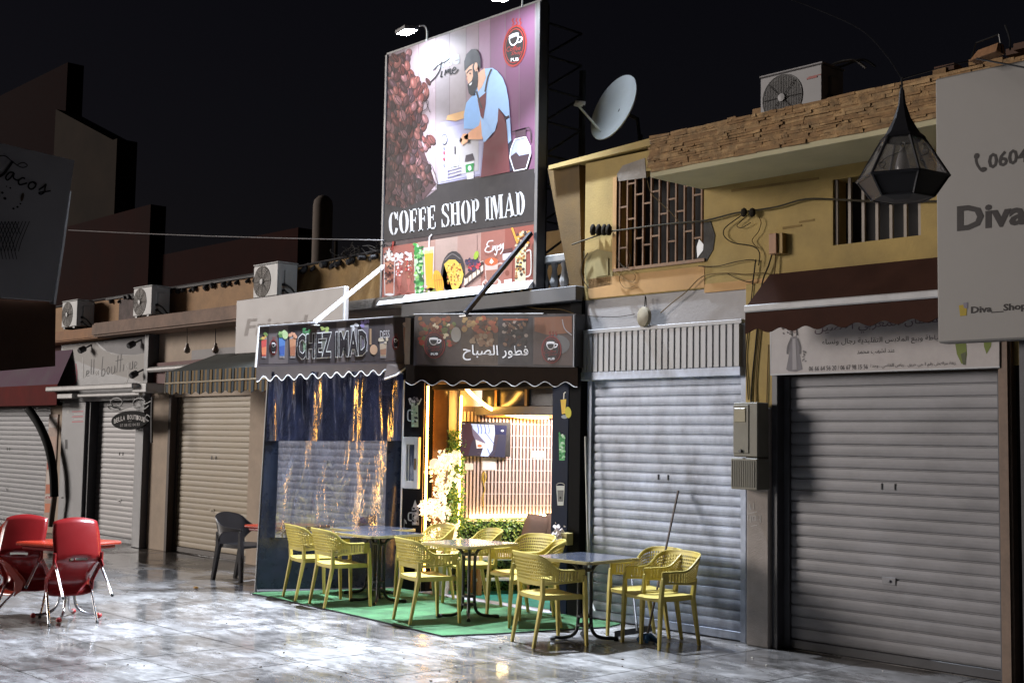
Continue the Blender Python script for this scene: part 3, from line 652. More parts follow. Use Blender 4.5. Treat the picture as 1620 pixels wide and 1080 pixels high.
a.poly([(704, 418), (712, 411), (722, 411), (731, 420), (735, 434), (732, 448), (724, 460), (719, 462), (716, 455)], S(226, 190, 76), 13); specks(709, 731, 416, 452, [S(170, 86, 30), S(206, 150, 44), S(140, 60, 24), S(240, 214, 120)], 70, 1.5, 13.5)
a.poly([(736, 437), (761, 415), (766, 412), (766, 428), (736, 452)], S(226, 206, 186), 12); a.poly([(736, 452), (766, 428), (766, 432), (737, 456)], S(60, 34, 34), 12.2); a.poly([(735, 438), (748, 426), (765, 413), (767, 418), (738, 441)], S(50, 26, 28), 12.4)
for q in (742, 748, 755, 761): a.line([(q, 436-(q-742)*.75), (q+.6, 450-(q-742)*.75)], 1.2, S(60, 30, 32), 12.6)
specks(739, 762, 410, 428, [S(170, 30, 48), S(206, 56, 70), S(40, 30, 62), S(60, 44, 80)], 44, 3.2, 12.6); a.ell(755, 404, 3.6, 7, S(150, 176, 50), 13.4, .3); a.line([(756, 370), (756, 398)], .8, S(150, 120, 110), 12)
a.ell(779, 449, 15.5, 10, S(214, 186, 176), 12, -.12); a.ell(779, 447, 11, 6.5, S(160, 110, 98), 12.2, -.12)
a.poly([(768, 414), (790, 411), (788, 443), (783, 449), (775, 450), (770, 444)], S(206, 178, 170), 12.6); a.poly([(770, 428), (789, 426), (787, 442), (782, 447), (775, 448), (771, 442)], S(150, 100, 84), 12.8); a.ell(779, 414, 11, 6.5, S(190, 90, 44), 13, -.1); a.poly([(776, 415), (779, 409), (783, 414), (779, 418)], S(240, 224, 210), 13.3)
a.line([(789, 418), (796, 417), (795, 428), (788, 431)], 2.2, S(206, 178, 170), 12.6); specks(766, 774, 438, 452, [S(40, 22, 22)], 7, 2)
for st in ([(782, 381), (775, 382), (772, 388), (776, 390), (772, 391), (769, 397), (775, 399), (781, 396)], [(780, 398), (782, 389), (782, 396), (785, 389), (786, 397)], [(788, 388), (788, 398), (786, 404), (784, 401)], [(789, 392), (792, 388), (793, 394), (789, 395), (789, 391)], [(794, 386), (795, 393), (798, 385), (797, 396), (793, 402)]): a.line(st, 1.5, S(232, 224, 224), 13)
a.poly([(797, 402), (813, 399), (811, 450), (800, 452)], S(150, 92, 78), 12); a.poly([(796.5, 402), (813, 399), (813, 409), (797, 412)], S(206, 196, 204), 12.2); a.poly([(798, 395), (812, 392), (813, 399), (797, 402)], S(80, 32, 32), 12.4); a.poly([(799, 443), (811.5, 441), (811, 450), (800, 452)], S(220, 210, 208), 12.3); a.ell(804, 432, 3.4, 4.6, S(120, 60, 44), 12.5)
a.poly([(817, 395), (834, 388), (833, 446), (824, 451), (816, 449)], S(196, 190, 160), 12); specks(818, 833, 392, 440, [S(60, 36, 26), S(150, 96, 50), S(200, 170, 90), S(44, 26, 22)], 44, 2.6); specks(818, 838, 366, 392, [S(44, 28, 24), S(200, 180, 150), S(84, 50, 40), S(206, 140, 50)], 40, 2.8); a.line([(834, 398), (841, 398), (841, 432), (833, 438)], 2, S(214, 206, 200), 12); a.poly([(810, 361), (813, 360), (822, 384), (819, 386)], S(214, 150, 50), 13)
a.build('printed_sheet', bb)
b = MB(); lip = mat('white_lip', (.82, .82, .84), .3, var=.02)
z0 = bz0; b.prism([(bx0, BY-.002, z0-.02), (bx0, BY-.09, z0-.03), (bx0, BY-.075, z0-.005), (bx0, BY-.002, z0+.075)], (bx1-bx0, 0, 0), lip); b.build('bottom_lip', bb)
b = MB(); fr = darkgrey
b.box(bx1, bx1+.05, BY-.02, BY+.1, bz0-.02, bz1, fr); b.box(bx0-.04, bx0, BY-.02, BY+.1, bz0-.02, bz1, fr); b.box(bx0-.04, bx1+.05, BY, BY+.1, bz1, bz1+.03, fr); b.build('frame', bb, bevel=.004)
b = MB()
for x in (bx0+.1, (bx0+bx1)/2, bx1-.03):
    b.box(x, x+.05, BY+.1, BY+.15, 3.3, bz1, fr); b.box(x, x+.05, .62, .67, 3.3, bz1-.6, fr)
    for k in range(8):
        z = 3.35+k*.36; b.tube([(x+.025, BY+.15, z), (x+.025, .62, z+.34)], .014, fr, 5); b.tube([(x+.025, BY+.15, z+.34), (x+.025, .62, z+.34)], .014, fr, 5)
for k in range(7): b.box(bx0, bx1-.02, BY+.1, BY+.14, 3.4+k*.46, 3.44+k*.46, fr)
b.mats[0] = mat('lattice_steel', (.02, .02, .022), .8, spec=.05); b.build('lattice', bb)
part('back_sheet', bb, mat('pale_sheet', (.4, .42, .46), .5), bx1+.08, bx1+.24, .3, .32, 3.5, 4.5, .002)
def strut(label, p, q, m):
    t = thing('support_strut', label, 'strut', p, 'struts bracing the billboard'); b = MB(); p = Vector(p); q = Vector(q)
    d = (q-p).normalized(); s = Vector((1, 0, 0))*.022; u = d.cross(Vector((1, 0, 0))).normalized()*.022
    b.hexa([p+s+u, p+s-u, p-s-u, p-s+u], [q+s+u, q+s-u, q-s-u, q-s+u], m); b.build('square_tube', t, bevel=.003)
    b = MB(); b.box(q.x-.05, q.x+.05, q.y-.04, q.y+.04, q.z-.035, q.z-.025, m); b.build('foot_plate', t)
strut('white strut from the left edge of the billboard down to the side sign', (-12.16, -.06, 3.8), (-12.2, -1.0, 3.05), white)
strut('black strut from the right edge of the billboard down to the front sign', (-9.56, -.09, 3.91), (-9.6, -.94, 3.0), mat('black_gloss', (.02, .02, .025), .18))
# floodlights
ledlamp = mat('floodlight_led', (.9, .95, 1), .3, emit=(.78, .88, 1), estr=250)
def floodlight(label, base, head, power, sx=.03):
    t = thing('floodlight', label, 'floodlight', base, 'floodlights over the billboard')
    b = MB(); b.tube(catmull([base, base+Vector((0, 0, .13)), base+Vector((0, -.06, .18)), head+Vector((0, .05, .05))], 5), .011, white, 6); b.build('arm', t, smooth=50)
    n = Vector((.02, .10, -.99)).normalized(); nl = Vector((sx, -.42, -.91)).normalized(); q = n.to_track_quat('-Z', 'Y')
    F = lambda x, y, z: head+q@Vector((x, y, z))
    def bx(b, x0, x1, y0, y1, z0, z1, m): b.hexa([F(x0, y0, z0), F(x1, y0, z0), F(x1, y1, z0), F(x0, y1, z0)], [F(x0, y0, z1), F(x1, y0, z1), F(x1, y1, z1), F(x0, y1, z1)], m); return b
    bx(MB(), -.13, .13, -.09, .09, .0, .05, darkgrey).build('housing', t, bevel=.008)
    bx(MB(), -.11, .11, -.075, .075, -.004, .002, ledlamp).build('led_panel', t)
    l = bpy.data.lights.new('flood', 'AREA'); l.shape = 'RECTANGLE'; l.size = .22; l.size_y = .15; l.energy = power; l.spread = math.radians(93); l.color = (.78, .87, 1)
    o = bpy.data.objects.new('flood_light', l); col.objects.link(o); o.parent = t; o.location = head+n*.02-base; o.rotation_euler = nl.to_track_quat('-Z', 'Y').to_euler()
floodlight('left floodlight on a bent white arm above the billboard', PY(675, 66, BY), PY(644, 51, -.42), 590)
floodlight('right floodlight at the top corner of the billboard, cut by the picture edge', PY(826, 12, BY), PY(797, -3, -.48), 650, .12)

# ---- front sign with Arabic lettering
FY = -.16
fs = thing('front_sign', 'dark food sign with white Arabic lettering above the coffee shop door', 'sign', (-10.2, 0, 2.8))
b = MB(); dk = mat('sign_edge', (.02, .018, .018), .5)
q = [PY(656, 497, FY), PY(911, 496, FY), PY(910, 581, FY), PY(654, 578, FY)]
b.prism([v+Vector((0, .003, 0)) for v in q], (0, .15, 0), dk); b.build('box_frame', fs)
a = art_y(FY); a.mat = lambda c: ink(tuple(v*(.42 if max(c) < .6 else .8) for v in c))  # inks darkened: the sign's shade from the floodlights is put into them
a.poly([(656, 497), (911, 496), (910, 581), (654, 578)], S(70, 60, 62), 1)
for x0, x1, c in ((660, 730, S(84, 66, 60)), (730, 788, S(96, 76, 62)), (788, 842, S(60, 52, 56)), (844, 906, S(98, 78, 72))): a.poly([(x0, 501), (x1, 501), (x1, 578), (x0, 576)], c, 2)
def sp(x0, x1, y0, y1, cs, n, r, k=3):
    for _ in range(n): a.ell(rb.uniform(x0, x1), rb.uniform(y0, y1), rb.uniform(.5, 1)*r, rb.uniform(.5, 1)*r, rb.choice(cs), k+rb.random()*.6, rb.random()*3, 8)
sp(664, 722, 503, 545, [S(170, 110, 60), S(190, 70, 40), S(120, 130, 60), S(206, 190, 160), S(110, 60, 40), S(150, 84, 48)], 80, 5)
sp(734, 786, 503, 528, [S(170, 120, 70), S(200, 160, 100), S(120, 70, 40), S(90, 60, 40), S(186, 96, 60)], 60, 5); sp(745, 778, 528, 545, [S(150, 110, 80), S(180, 150, 120)], 30, 5)
sp(798, 834, 506, 548, [S(60, 36, 30), S(150, 110, 84), S(200, 180, 170), S(90, 50, 40), S(30, 22, 22)], 70, 4); a.box(796, 504, 836, 507, S(170, 84, 50), 4)
a.ell(722, 529, 8, 12, S(196, 190, 184), 4); a.poly([(846, 502), (905, 500), (905, 526), (868, 530), (846, 524)], S(150, 92, 60), 3); a.line([(890, 505), (894, 520), (905, 530)], 1.6, S(190, 180, 180), 4); a.ell(880, 545, 22, 16, S(120, 116, 116), 3)
logo(a, 688, 546, 17, 21, 5); logo(a, 873, 553, 16, 22, 5)
a.text(arabic('فطور الصباح'), [(733, 570), (838, 570), (836, 547), (733, 545)], S(226, 224, 226), 7, offset=.012)
a.build('printed_sheet', fs)
b = MB(); tg = mat('grey_trim', (.3, .3, .31), .5); b.tube([PY(655, 497, FY-.02), PY(860, 496, FY-.02)], .007, tg, 6); b.tube([PY(909, 498, FY-.01), PY(908, 580, FY-.01)], .010, tg, 6); b.build('edge_trim', fs, smooth=60)
def scallop(b, f, n, xs, ytop, ybot, amp, per, m, th=.012, ph=0, hem=None):
    top = [f(x, ytop(x)) for x in xs]; bot = [f(x, ybot(x)+amp*math.sin(2*math.pi*x/per+ph)) for x in xs]
    N = len(xs); vs = top+bot+[v-n*th for v in top]+[v-n*th for v in bot]
    F = []
    for i in range(N-1): F += [(i, i+1, N+i+1, N+i), (2*N+i+1, 2*N+i, 3*N+i, 3*N+i+1), (N+i, N+i+1, 3*N+i+1, 3*N+i), (i+1, i, 2*N+i, 2*N+i+1)]
    b.add(vs, F, m)
    if hem: b.tube([v+n*.006 for v in bot], .0055, hem, 5)
frange = lambda a_, b_, n: [a_+(b_-a_)*i/n for i in range(n+1)]
vb = mat('dark_brown_canvas', (.016, .010, .007), .9, var=.2, spec=.08)
b = MB(); scallop(b, lambda x, y: PY(x, y, FY+.02), Vector((0, -1, 0)), frange(642, 914, 90), lambda x: 576+.012*(x-642), lambda x: 605+.012*(x-642), 4, 32.5, vb, hem=mat('hem_piping', (.22, .21, .21), .7), ph=1.2)
b.build('valance', fs)

# ---- terrace side screen: sign above, clear plastic curtain below
PA = (-11.83, 0.0); PB = (-12.41, -1.54)
PV, PN = plane_at(PA, PB)
ss = thing('side_sign', 'cocktail sign with outlined lettering above the plastic terrace screen', 'sign', (-12.1, -.8, 2.8))
quad = [(409, 517), (656, 499), (655, 575), (404, 581)]
b = MB(); b.prism([PV(*p)-PN*.002 for p in quad], -PN*.06, dk); b.build('box_frame', ss)
a = Art(PV, PN); a.mat = lambda c: ink(tuple(v*.82*(1-.22)+.82*.22*sum(c)/3 for v in c)); a.poly(quad, S(86, 74, 76), 1)
ty = lambda x: 517-.073*(x-409); by = lambda x: 580-.024*(x-404)
for i in range(16):
    x0 = 410+i*15.3; c = rb.choice([S(74, 64, 66), S(92, 80, 80), S(104, 92, 92), S(66, 58, 62)]); a.poly([(x0, ty(x0)+1), (x0+15.6, ty(x0+15.6)+1), (x0+15, by(x0+15)-4), (x0-.6, by(x0)-4)], c, 2)
def drink(cx, w, y0, y1, c, c2=None, top=None, k=4):
    a.poly([(cx-w, y0), (cx+w, y0-1), (cx+w*.75, y1), (cx-w*.75, y1)], S(150, 142, 146), k); a.poly([(cx-w*.9, y0+4), (cx+w*.9, y0+3), (cx+w*.7, y1-3), (cx-w*.7, y1-3)], c, k+1)
    if c2: a.poly([(cx-w*.8, (y0+y1)/2), (cx+w*.8, (y0+y1)/2-2), (cx+w*.7, y1-5), (cx-w*.7, y1-5)], c2, k+1.5)
    if top: sp2(cx, y0, w, top)
def sp2(cx, y0, w, top):
    for _ in range(7): a.ell(cx+rb.uniform(-w, w), y0-rb.uniform(-2, 6), rb.uniform(1.5, 3.4), rb.uniform(1.5, 3.4), rb.choice(top), 6+rb.random(), 0, 8)
drink(417.5, 4.6, 534, 566, S(214, 60, 50), S(232, 118, 56), [S(220, 170, 60), S(110, 140, 60)])
logo(a, 432.5, 549, 6.2, 12.5, 5, word=False)
drink(446, 5.6, 530, 566, S(60, 120, 196), S(40, 84, 170), [S(150, 190, 110), S(190, 220, 150), S(90, 140, 70)]); a.ell(451, 530, 4.5, 6.5, S(180, 206, 140), 7)
drink(463, 5.6, 532, 566, S(196, 130, 84), S(170, 100, 62), [S(220, 150, 110)]); drink(484, 6, 524, 560, S(120, 150, 120), None, [S(60, 140, 80), S(84, 160, 100)]); drink(513, 5, 524, 560, S(110, 110, 100), None, [S(170, 190, 90)])
drink(540, 5, 520, 562, S(120, 112, 96)); drink(560, 5.4, 518, 560, S(128, 124, 130), None, [S(214, 214, 224)]); drink(577, 6, 514, 556, S(110, 100, 120), None, [S(140, 120, 190)])
a.ell(591, 553, 6, 8, S(206, 160, 120), 5); a.line([(586, 520), (586, 545)], 3, S(180, 140, 100), 4); drink(606, 6, 540, 566, S(196, 170, 140), S(170, 120, 90), [S(220, 200, 170)]); a.text('DESS', [(601, 535), (616, 534), (616, 522), (601, 523)], S(200, 194, 196), 7)
logo(a, 625.5, 542, 5.4, 11, 5, word=False); drink(645, 8, 514, 560, S(206, 150, 120), S(214, 170, 140), [S(226, 200, 180)])
cq = [(469, 569.5), (581, 563.5), (581, 520), (469, 528)]
go = glyphs('CHEZ IMAD', offset=.062, spacing=1.12); gi = glyphs('CHEZ IMAD', offset=.034, spacing=1.12)
gx = [v[0] for v in go[0]]; gy = [v[1] for v in go[0]]; gb = (min(gx), max(gx), min(gy), max(gy))
a.mesh2d(*go, cq, S(226, 224, 224), 8, bb=gb); a.mesh2d(*gi, cq, S(44, 36, 39), 9.5, bb=gb)
a.build('printed_sheet', ss)
b = MB(); b.tube([PV(*p)+PN*.012 for p in ((409, 516.5), (656, 498.5))], .007, tg, 6); b.tube([PV(*p)+PN*.012 for p in ((409, 517), (404, 581))], .012, white, 6); b.tube([PV(*p)+PN*.012 for p in ((656, 499), (654.5, 575))], .009, white, 6); b.build('edge_trim', ss, smooth=60)
vc = mat('taupe_canvas', (.085, .066, .06), .8, var=.15)
b = MB(); scallop(b, lambda x, y: PV(x, y)+PN*.02, PN, frange(405, 638, 100), lambda x: 580-.024*(x-404), lambda x: 600-.055*(x-405), 4.2, 19.2, vc, hem=white, ph=.4)
b.hexa([PV(612, 576)+PN*.02, PV(654, 576)+PN*.02, PV(640, 586)+PN*.05, PV(606, 598)+PN*.05], [PV(612, 576), PV(654, 576), PV(640, 586), PV(606, 598)], vc); b.tube([PV(643, 580)+PN*.05, PV(624, 594)+PN*.06, PV(606, 600)+PN*.05], .012, white, 5)
b.build('valance', ss)
cu = thing('plastic_curtain', 'blue black terrace curtain with a wrinkled clear plastic window', 'curtain', (-12.1, -.8, 0))
tarp = mat('blue_black_tarpaulin', (.014, .019, .034), .28, var=.3, scale=4, bump=.5, bscale=9)
def clear(name, tint, haze, gl, rough, bmp, sc_, hc=(.5, .52, .6), trans=False):
    m = bpy.data.materials.new(name); m.use_nodes = True; t = m.node_tree; N = t.nodes; L = t.links; N.remove(N['Principled BSDF'])
    tr = N.new('ShaderNodeBsdfTransparent'); tr.inputs[0].default_value = (*tint, 1); g = N.new('ShaderNodeBsdfGlossy'); g.inputs['Roughness'].default_value = rough; g.inputs[0].default_value = (.9, .93, 1, 1)
    df = N.new('ShaderNodeBsdfTranslucent' if trans else 'ShaderNodeBsdfDiffuse'); df.inputs[0].default_value = (*hc, 1)
    tc = N.new('ShaderNodeTexCoord'); mp = N.new('ShaderNodeMapping'); mp.inputs['Scale'].default_value = (1.6, 1.6, .45); L.new(tc.outputs['Object'], mp.inputs[0])
    n = N.new('ShaderNodeTexNoise'); n.inputs['Scale'].default_value = sc_; n.inputs['Detail'].default_value = 4; n.inputs['Distortion'].default_value = .8; L.new(mp.outputs[0], n.inputs['Vector'])
    bp = N.new('ShaderNodeBump'); bp.inputs['Strength'].default_value = bmp; bp.inputs['Distance'].default_value = .05; L.new(n.outputs[0], bp.inputs['Height']); L.new(bp.outputs[0], g.inputs['Normal']); L.new(bp.outputs[0], df.inputs['Normal'])
    r = N.new('ShaderNodeMapRange'); r.inputs[1].default_value = .45; r.inputs[2].default_value = .75; r.inputs[3].default_value = haze*.3; r.inputs[4].default_value = haze*2; L.new(n.outputs[0], r.inputs[0])
    m1 = N.new('ShaderNodeMixShader'); m2 = N.new('ShaderNodeMixShader'); m2.inputs[0].default_value = gl
    L.new(r.outputs[0], m1.inputs[0]); L.new(tr.outputs[0], m1.inputs[1]); L.new(df.outputs[0], m1.inputs[2]); L.new(m1.outputs[0], m2.inputs[1]); L.new(g.outputs[0], m2.inputs[2])
    L.new(m2.outputs[0], N['Material Output'].inputs[0]); return m
clear_w = clear('clear_plastic', (.74, .77, .86), .13, .20, .09, .7, 5, (.42, .45, .56))
clear_b = clear('blue_tinted_plastic', (.24, .28, .42), .40, .42, .17, .35, 3.2, (.28, .33, .52), True)
rc = random.Random(5)
def sheet(name, px0, px1, y0f, y1f, m, nx=14, ny=10, amp=.012, fold=0):
    vs = []; F = []
    for j in range(ny+1):
        for i in range(nx+1):
            u = i/nx; v = j/ny; x = px0(v)+(px1(v)-px0(v))*u; y = y0f(u)+(y1f(u)-y0f(u))*v
            vs.append(PV(x, y)+PN*(amp*(math.sin(x*.21+y*.02)+.6*math.sin(x*.09+2+y*.03))+fold*(math.sin(x*.105+.9*math.sin(y*.02))+.55*math.sin(x*.19+y*.012+1)+.2*math.sin(x*.6-y*.02))))
    for j in range(ny):
        for i in range(nx): k = j*(nx+1)+i; F.append((k, k+1, k+nx+2, k+nx+1))
    n0 = len(vs); vs += [v-PN*.003 for v in vs]; F += [tuple(n0+i for i in reversed(f)) for f in F]
    b = MB(); b.add(vs, F, m); return b.build(name, cu, smooth=60)
L0 = lambda v, a_=424, b_=405: a_+(b_-a_)*v
yy = lambda y: (595 + (y-595))
lx = lambda y: 426-(y-595)*.0615; rx_ = lambda y: 642-(y-585)*.036
def sh(name, xa, xb, ya, yb_, m, **kw): return sheet(name, lambda v: xa(ya+(yb_-ya)*v), lambda v: xb(ya+(yb_-ya)*v), lambda u: ya, lambda u: yb_, m, **kw)
wl = lambda y: 441-(y-695)*.04; wr = lambda y: 613-(y-695)*.03
sh('upper_panel', lambda y: lx(y), lambda y: rx_(y), 588, 697, clear_b, nx=70, ny=8, amp=0, fold=.019)
sh('side_border', lambda y: lx(y), wl, 697, 850, tarp, nx=5)
sh('side_border', wr, lambda y: rx_(y), 697, 850, tarp, nx=6)
sh('window_panel', wl, wr, 697, 850, clear_w, nx=60, ny=18, amp=.008, fold=.007)
sh('skirt', lambda y: lx(y), lambda y: rx_(y), 850, 935, tarp, amp=.016)
b = MB(); b.tube([PV(405, 934)+PN*.03, PV(500, 933)+PN*.03, PV(630, 930)+PN*.03], .022, black, 6); b.build('weight_bar', cu)
b = MB(); b.tube([PV(426, 590)-PN*.02, PV(405, 937)-PN*.02], .018, darkgrey, 6); b.build('post', cu)

# ---- kaftan shop sign and rolled awning
ks = thing('kaftan_sign', 'white kaftan shop sign with Arabic lettering and a woman in a dress', 'sign', (-5.5, 0, 2.6))
KY = -.06
sx0, sx1, sz0, sz1 = rect((1218, 507), (1582, 581), KY); sz0 = .5*(PY(1218, 594, KY).z+PY(1582, 581, KY).z); sz1 = sz0+.62
part('board', ks, mat('sign_aluminium', (.3, .3, .3), .4, metal=.5), sx0, sx1, KY+.002, .01, sz0, sz1, .004)
a = art_y(KY)
bg_ = S(164, 158, 156)
a.poly([(1219, 497), (1581, 465), (1581, 580), (1219, 592)], bg_, 1)
a.line([(1219, 500), (1219, 592.5), (1581, 580)], 2.2, S(176, 176, 178), 2, smooth=False)
# woman in a dress
gx = S(84, 80, 82)
a.poly([(1251, 533), (1261, 531), (1264, 546), (1265, 558), (1270, 584), (1260, 588), (1248, 587), (1244, 584), (1249, 558), (1247, 546)], S(104, 100, 104), 2); a.poly([(1254, 536), (1259, 535), (1261, 584), (1254, 585)], S(140, 136, 138), 3)
a.line([(1252, 536), (1247, 548), (1246, 560)], 3, gx, 3); a.line([(1262, 535), (1266, 548), (1266, 560)], 3, gx, 3); a.ell(1257, 522, 3.2, 5, S(130, 116, 112), 3); a.poly([(1252, 531), (1253, 519), (1257, 515.5), (1261, 518), (1263, 530), (1260, 531), (1260, 521), (1255, 521), (1254, 532)], S(52, 46, 48), 4)
for _ in range(16): a.ell(1244+rb.uniform(-6, 8), 516+rb.uniform(-6, 14), 1.6, 2.2, S(90, 84, 84), 2.5, rb.random()*3, 6)
for _ in range(10): a.ell(1272+rb.uniform(-3, 3), 566+rb.uniform(-12, 8), 1.3, 1.9, S(104, 100, 100), 2.5, rb.random()*3, 6)
a.text(arabic('القفطان المغربي الأصيل'), [(1289, 533), (1500, 515), (1500, 494), (1289, 509)], S(92, 74, 84), 3)
a.text(arabic('خياطة وبيع الملابس التقليدية رجال ونساء'), [(1301, 549), (1492, 541), (1492, 529), (1301, 536)], S(40, 36, 38), 3)
a.text(arabic('عند لشهب محمد'), [(1356, 562), (1416, 559), (1416, 550), (1356, 552)], S(60, 56, 58), 3)
a.text('06 66 64 56 20 / 06 67 98 15 56', [(1280, 587), (1373, 583.5), (1373, 576), (1280, 579.5)], S(56, 52, 54), 3)
a.text(arabic('زنقة مراكش رقم 1 حي حريق ـ رياض القاضي ـ وجدة'.replace('ـ', '.')), [(1377, 584), (1512, 579), (1512, 571), (1377, 575.5)], S(64, 60, 62), 3)
lf = S(96, 108, 40)
a.poly([(1510, 535), (1528, 533), (1530, 560), (1527, 577), (1521, 575), (1514, 560)], lf, 2); a.poly([(1520, 560), (1529, 556), (1528, 577), (1524, 577)], S(70, 74, 50), 3); a.poly([(1556, 531), (1570, 530), (1568, 548), (1561, 560), (1557, 548)], lf, 2)
a.build('printed_sheet', ks)
aw = thing('rolled_awning', 'dark brown rolled awning with a white bar above the kaftan sign', 'awning', (-5.6, -.3, 2.9))
brn = mat('dark_brown_awning', (.04, .018, .013), .9, var=.2, scale=4, spec=.08); AY = -.42
ax0 = PY(1180, 485, AY).x; ax1 = -3.0; az = PY(1180, 482, AY).z-.02; zr = 3.18
b = MB(); b.add([(ax0+.03, -.0, zr), (ax1, 0, zr), (ax1, -.12, zr+.03), (ax0+.03, -.12, zr+.03), (ax0, AY, az), (ax1, AY, az)], [(0, 1, 2, 3), (3, 2, 5, 4)], brn)
b.add([(ax0+.03, 0, zr-.02), (ax1, 0, zr-.02), (ax0, AY, az-.02), (ax1, AY, az-.02)], [(0, 1, 3, 2)], brn); b.build('canvas', aw)
b = MB(); b.box(ax0, ax1, AY-.035, AY+.01, az-.05, az+.012, mat('white_front_bar', (.36, .36, .37), .4)); b.build('front_bar', aw, bevel=.01)
b = MB(); vs = lambda x, y: Vector((x, AY-.01, y)); scallop(b, vs, Vector((0, -1, 0)), frange(ax0, ax1, 120), lambda x: az-.04, lambda x: az-.21, .018, .24, brn); b.build('valance', aw)
for x in (ax0+.25, ax0+2.2):
    b = MB(); b.tube([(x, -.02, az-.1), (x+.3, -.2, az-.06), (x, AY+.03, az-.03)], .014, white, 5); b.build('folding_arm', aw)

# ---- white shop board on posts at the right edge
DY = -1.2
ds = thing('shop_board', 'large grey white vinyl board with phone number, at the right edge', 'sign', (-3.6, DY, 2.4))
dvin = mat('grey_white_vinyl', (.20, .19, .18), .55, var=.06, scale=1.2, bump=.15, bscale=2.2)
dx0, dx1, dz0, dz1 = rect((1479, 125), (1640, 535), DY); dx1 += .9
b = MB(); b.box(dx0, dx1, DY, DY+.14, dz0, dz1, dvin); b.build('panel', ds, bevel=.012)
ik = S(38, 33, 33)
a = art_y(DY-.001); a.text('0604', [(1563, 268), (1626, 256), (1626, 232), (1563, 243)], ik, 1, offset=.025); a.build('phone_number', ds)
a = art_y(DY-.001); a.line([(1544, 244), (1545, 258), (1553, 270), (1559, 268)], 4, ik, 1); a.ell(1545, 247, 4, 5, ik, 1.2, .5); a.ell(1556, 268, 5, 3.6, ik, 1.2, -.3); a.build('phone_symbol', ds)
a = art_y(DY-.001); a.text('Diva Shop', [(1514, 378), (1762, 352), (1762, 300), (1514, 326)], ik, 1, offset=.035); a.build('shop_name', ds)
a = art_y(DY-.001); a.text('Diva__Shop', [(1536, 499), (1624, 492), (1624, 478), (1536, 485)], ik, 1, offset=.03); a.build('account_name', ds)
a = art_y(DY-.001); a.poly([(1517, 483), (1530, 481), (1529, 499), (1519, 500)], S(150, 130, 30), 1); a.poly([(1524, 479), (1531, 478), (1531, 488), (1525, 487)], S(110, 106, 118), 1.3); a.build('yellow_emblem', ds)
b = MB(); b.box(dx0+.5, dx0+.56, DY+.145, DY+.2, 0, dz1, darkgrey); b.box(dx1-.6, dx1-.54, DY+.145, DY+.2, 0, dz1, darkgrey); b.box(dx0+.5, dx1, DY+.2, .02, dz1-.3, dz1-.26, darkgrey); b.build('steel_frame', ds)
fl = thing('unlit_floodlight', 'old unlit floodlight on the top edge of the white shop board', 'floodlight', PY(1560, 100, DY))
b = MB(); c = PY(1560, 88, DY-.1); b.hexa([c+Vector((-.1, -.05, -.03)), c+Vector((.1, -.05, .0)), c+Vector((.1, .07, 0)), c+Vector((-.1, .07, -.03))], [c+Vector((-.06, 0, .05)), c+Vector((.09, 0, .07)), c+Vector((.09, .07, .07)), c+Vector((-.06, .07, .05))], rust); b.build('housing', fl, bevel=.006)
b = MB(); b.tube([c+Vector((-.09, -.02, 0)), c+Vector((-.07, 0, .1)), c+Vector((.08, .02, .13)), c+Vector((.1, .02, 0))], .006, black, 5); b.tube(catmull([PY(1598, 80, DY), PY(1597, 60, DY), PY(1590, 40, DY)], 4), .006, black, 5); b.build('bracket', fl)

# ---- taco stall sign and awning at the left edge
TX = -7.4
PT = lambda x, y: PX(x, y, TX)
ts = thing('taco_sign', 'grey taco banner hung askew at the left edge', 'sign', PT(40, 360))
tv = mat('grey_banner', (.50, .48, .50), .6, var=.08, scale=2, bump=.3, bscale=3)
qd = [(-60, 212), (118, 254), (107, 330), (94, 410), (83, 476), (-60, 466)]
b = MB(); b.prism([PT(*p) for p in qd], (-.03, 0, 0), tv); b.build('banner', ts)
a = Art(PT, Vector((1, 0, 0))); ik = S(26, 22, 26)
Z = lambda L: [(x*.25, 210+y*.25) for x, y in L]
for st, wd in (([(-30, 160), (0, 148), (35, 150), (75, 182), (120, 214), (150, 220), (172, 208), (150, 190), (122, 196), (108, 208)], 1.5), ([(80, 180), (52, 222), (20, 262), (-14, 282)], 4), ([(88, 254), (60, 252), (36, 280), (44, 300), (66, 286), (88, 256), (84, 284), (104, 300), (122, 296)], 2.6), ([(158, 292), (140, 286), (116, 306), (122, 328), (146, 326), (170, 318)], 2.6), ([(210, 312), (188, 318), (178, 342), (196, 358), (220, 344), (226, 322), (208, 312), (230, 330)], 2.6), ([(244, 362), (276, 340), (290, 326), (284, 350), (280, 376), (258, 390), (246, 380), (282, 374), (320, 368)], 2.4)): a.line(Z(st), wd, ik, 2)
a.build('lettering', ts); a = Art(PT, Vector((1, 0, 0)))
for k in range(9):
    x = -10+k*22
    a.line(Z([(x-70, 560), (x-25, 680), (x+5, 800)] if k < 6 else [(x-70, 560), (x-40, 640)]), 1.1, ik, 2); a.line(Z([(x+20, 560), (x-30, 680), (x-50, 750)]), 1.1, ik, 2)
for x, y, r in ((14, 380, 9), (30, 416, 11), (64, 350, 7), (84, 480, 8), (110, 470, 8), (40, 340, 5), (128, 450, 6), (-10, 400, 10)): a.ell(x*.25, 210+y*.25, r*.25, r*.2, ik, 2, .5)
a.ell(35, 312, 2.4, 7, S(76, 52, 36), 2, .2)
a.build('cone_drawing', ts, kind='stuff')
b = MB(); b.tube([PT(113, 300)+Vector((-.05, 0, 0)), PT(103, 380)+Vector((-.05, 0, 0)), PT(88, 480)+Vector((-.05, 0, 0))], .02, darkgrey, 5); b.build('edge_pole', ts)
ta = thing('taco_awning', 'dark brown awning hanging under the taco banner', 'awning', PT(40, 520))
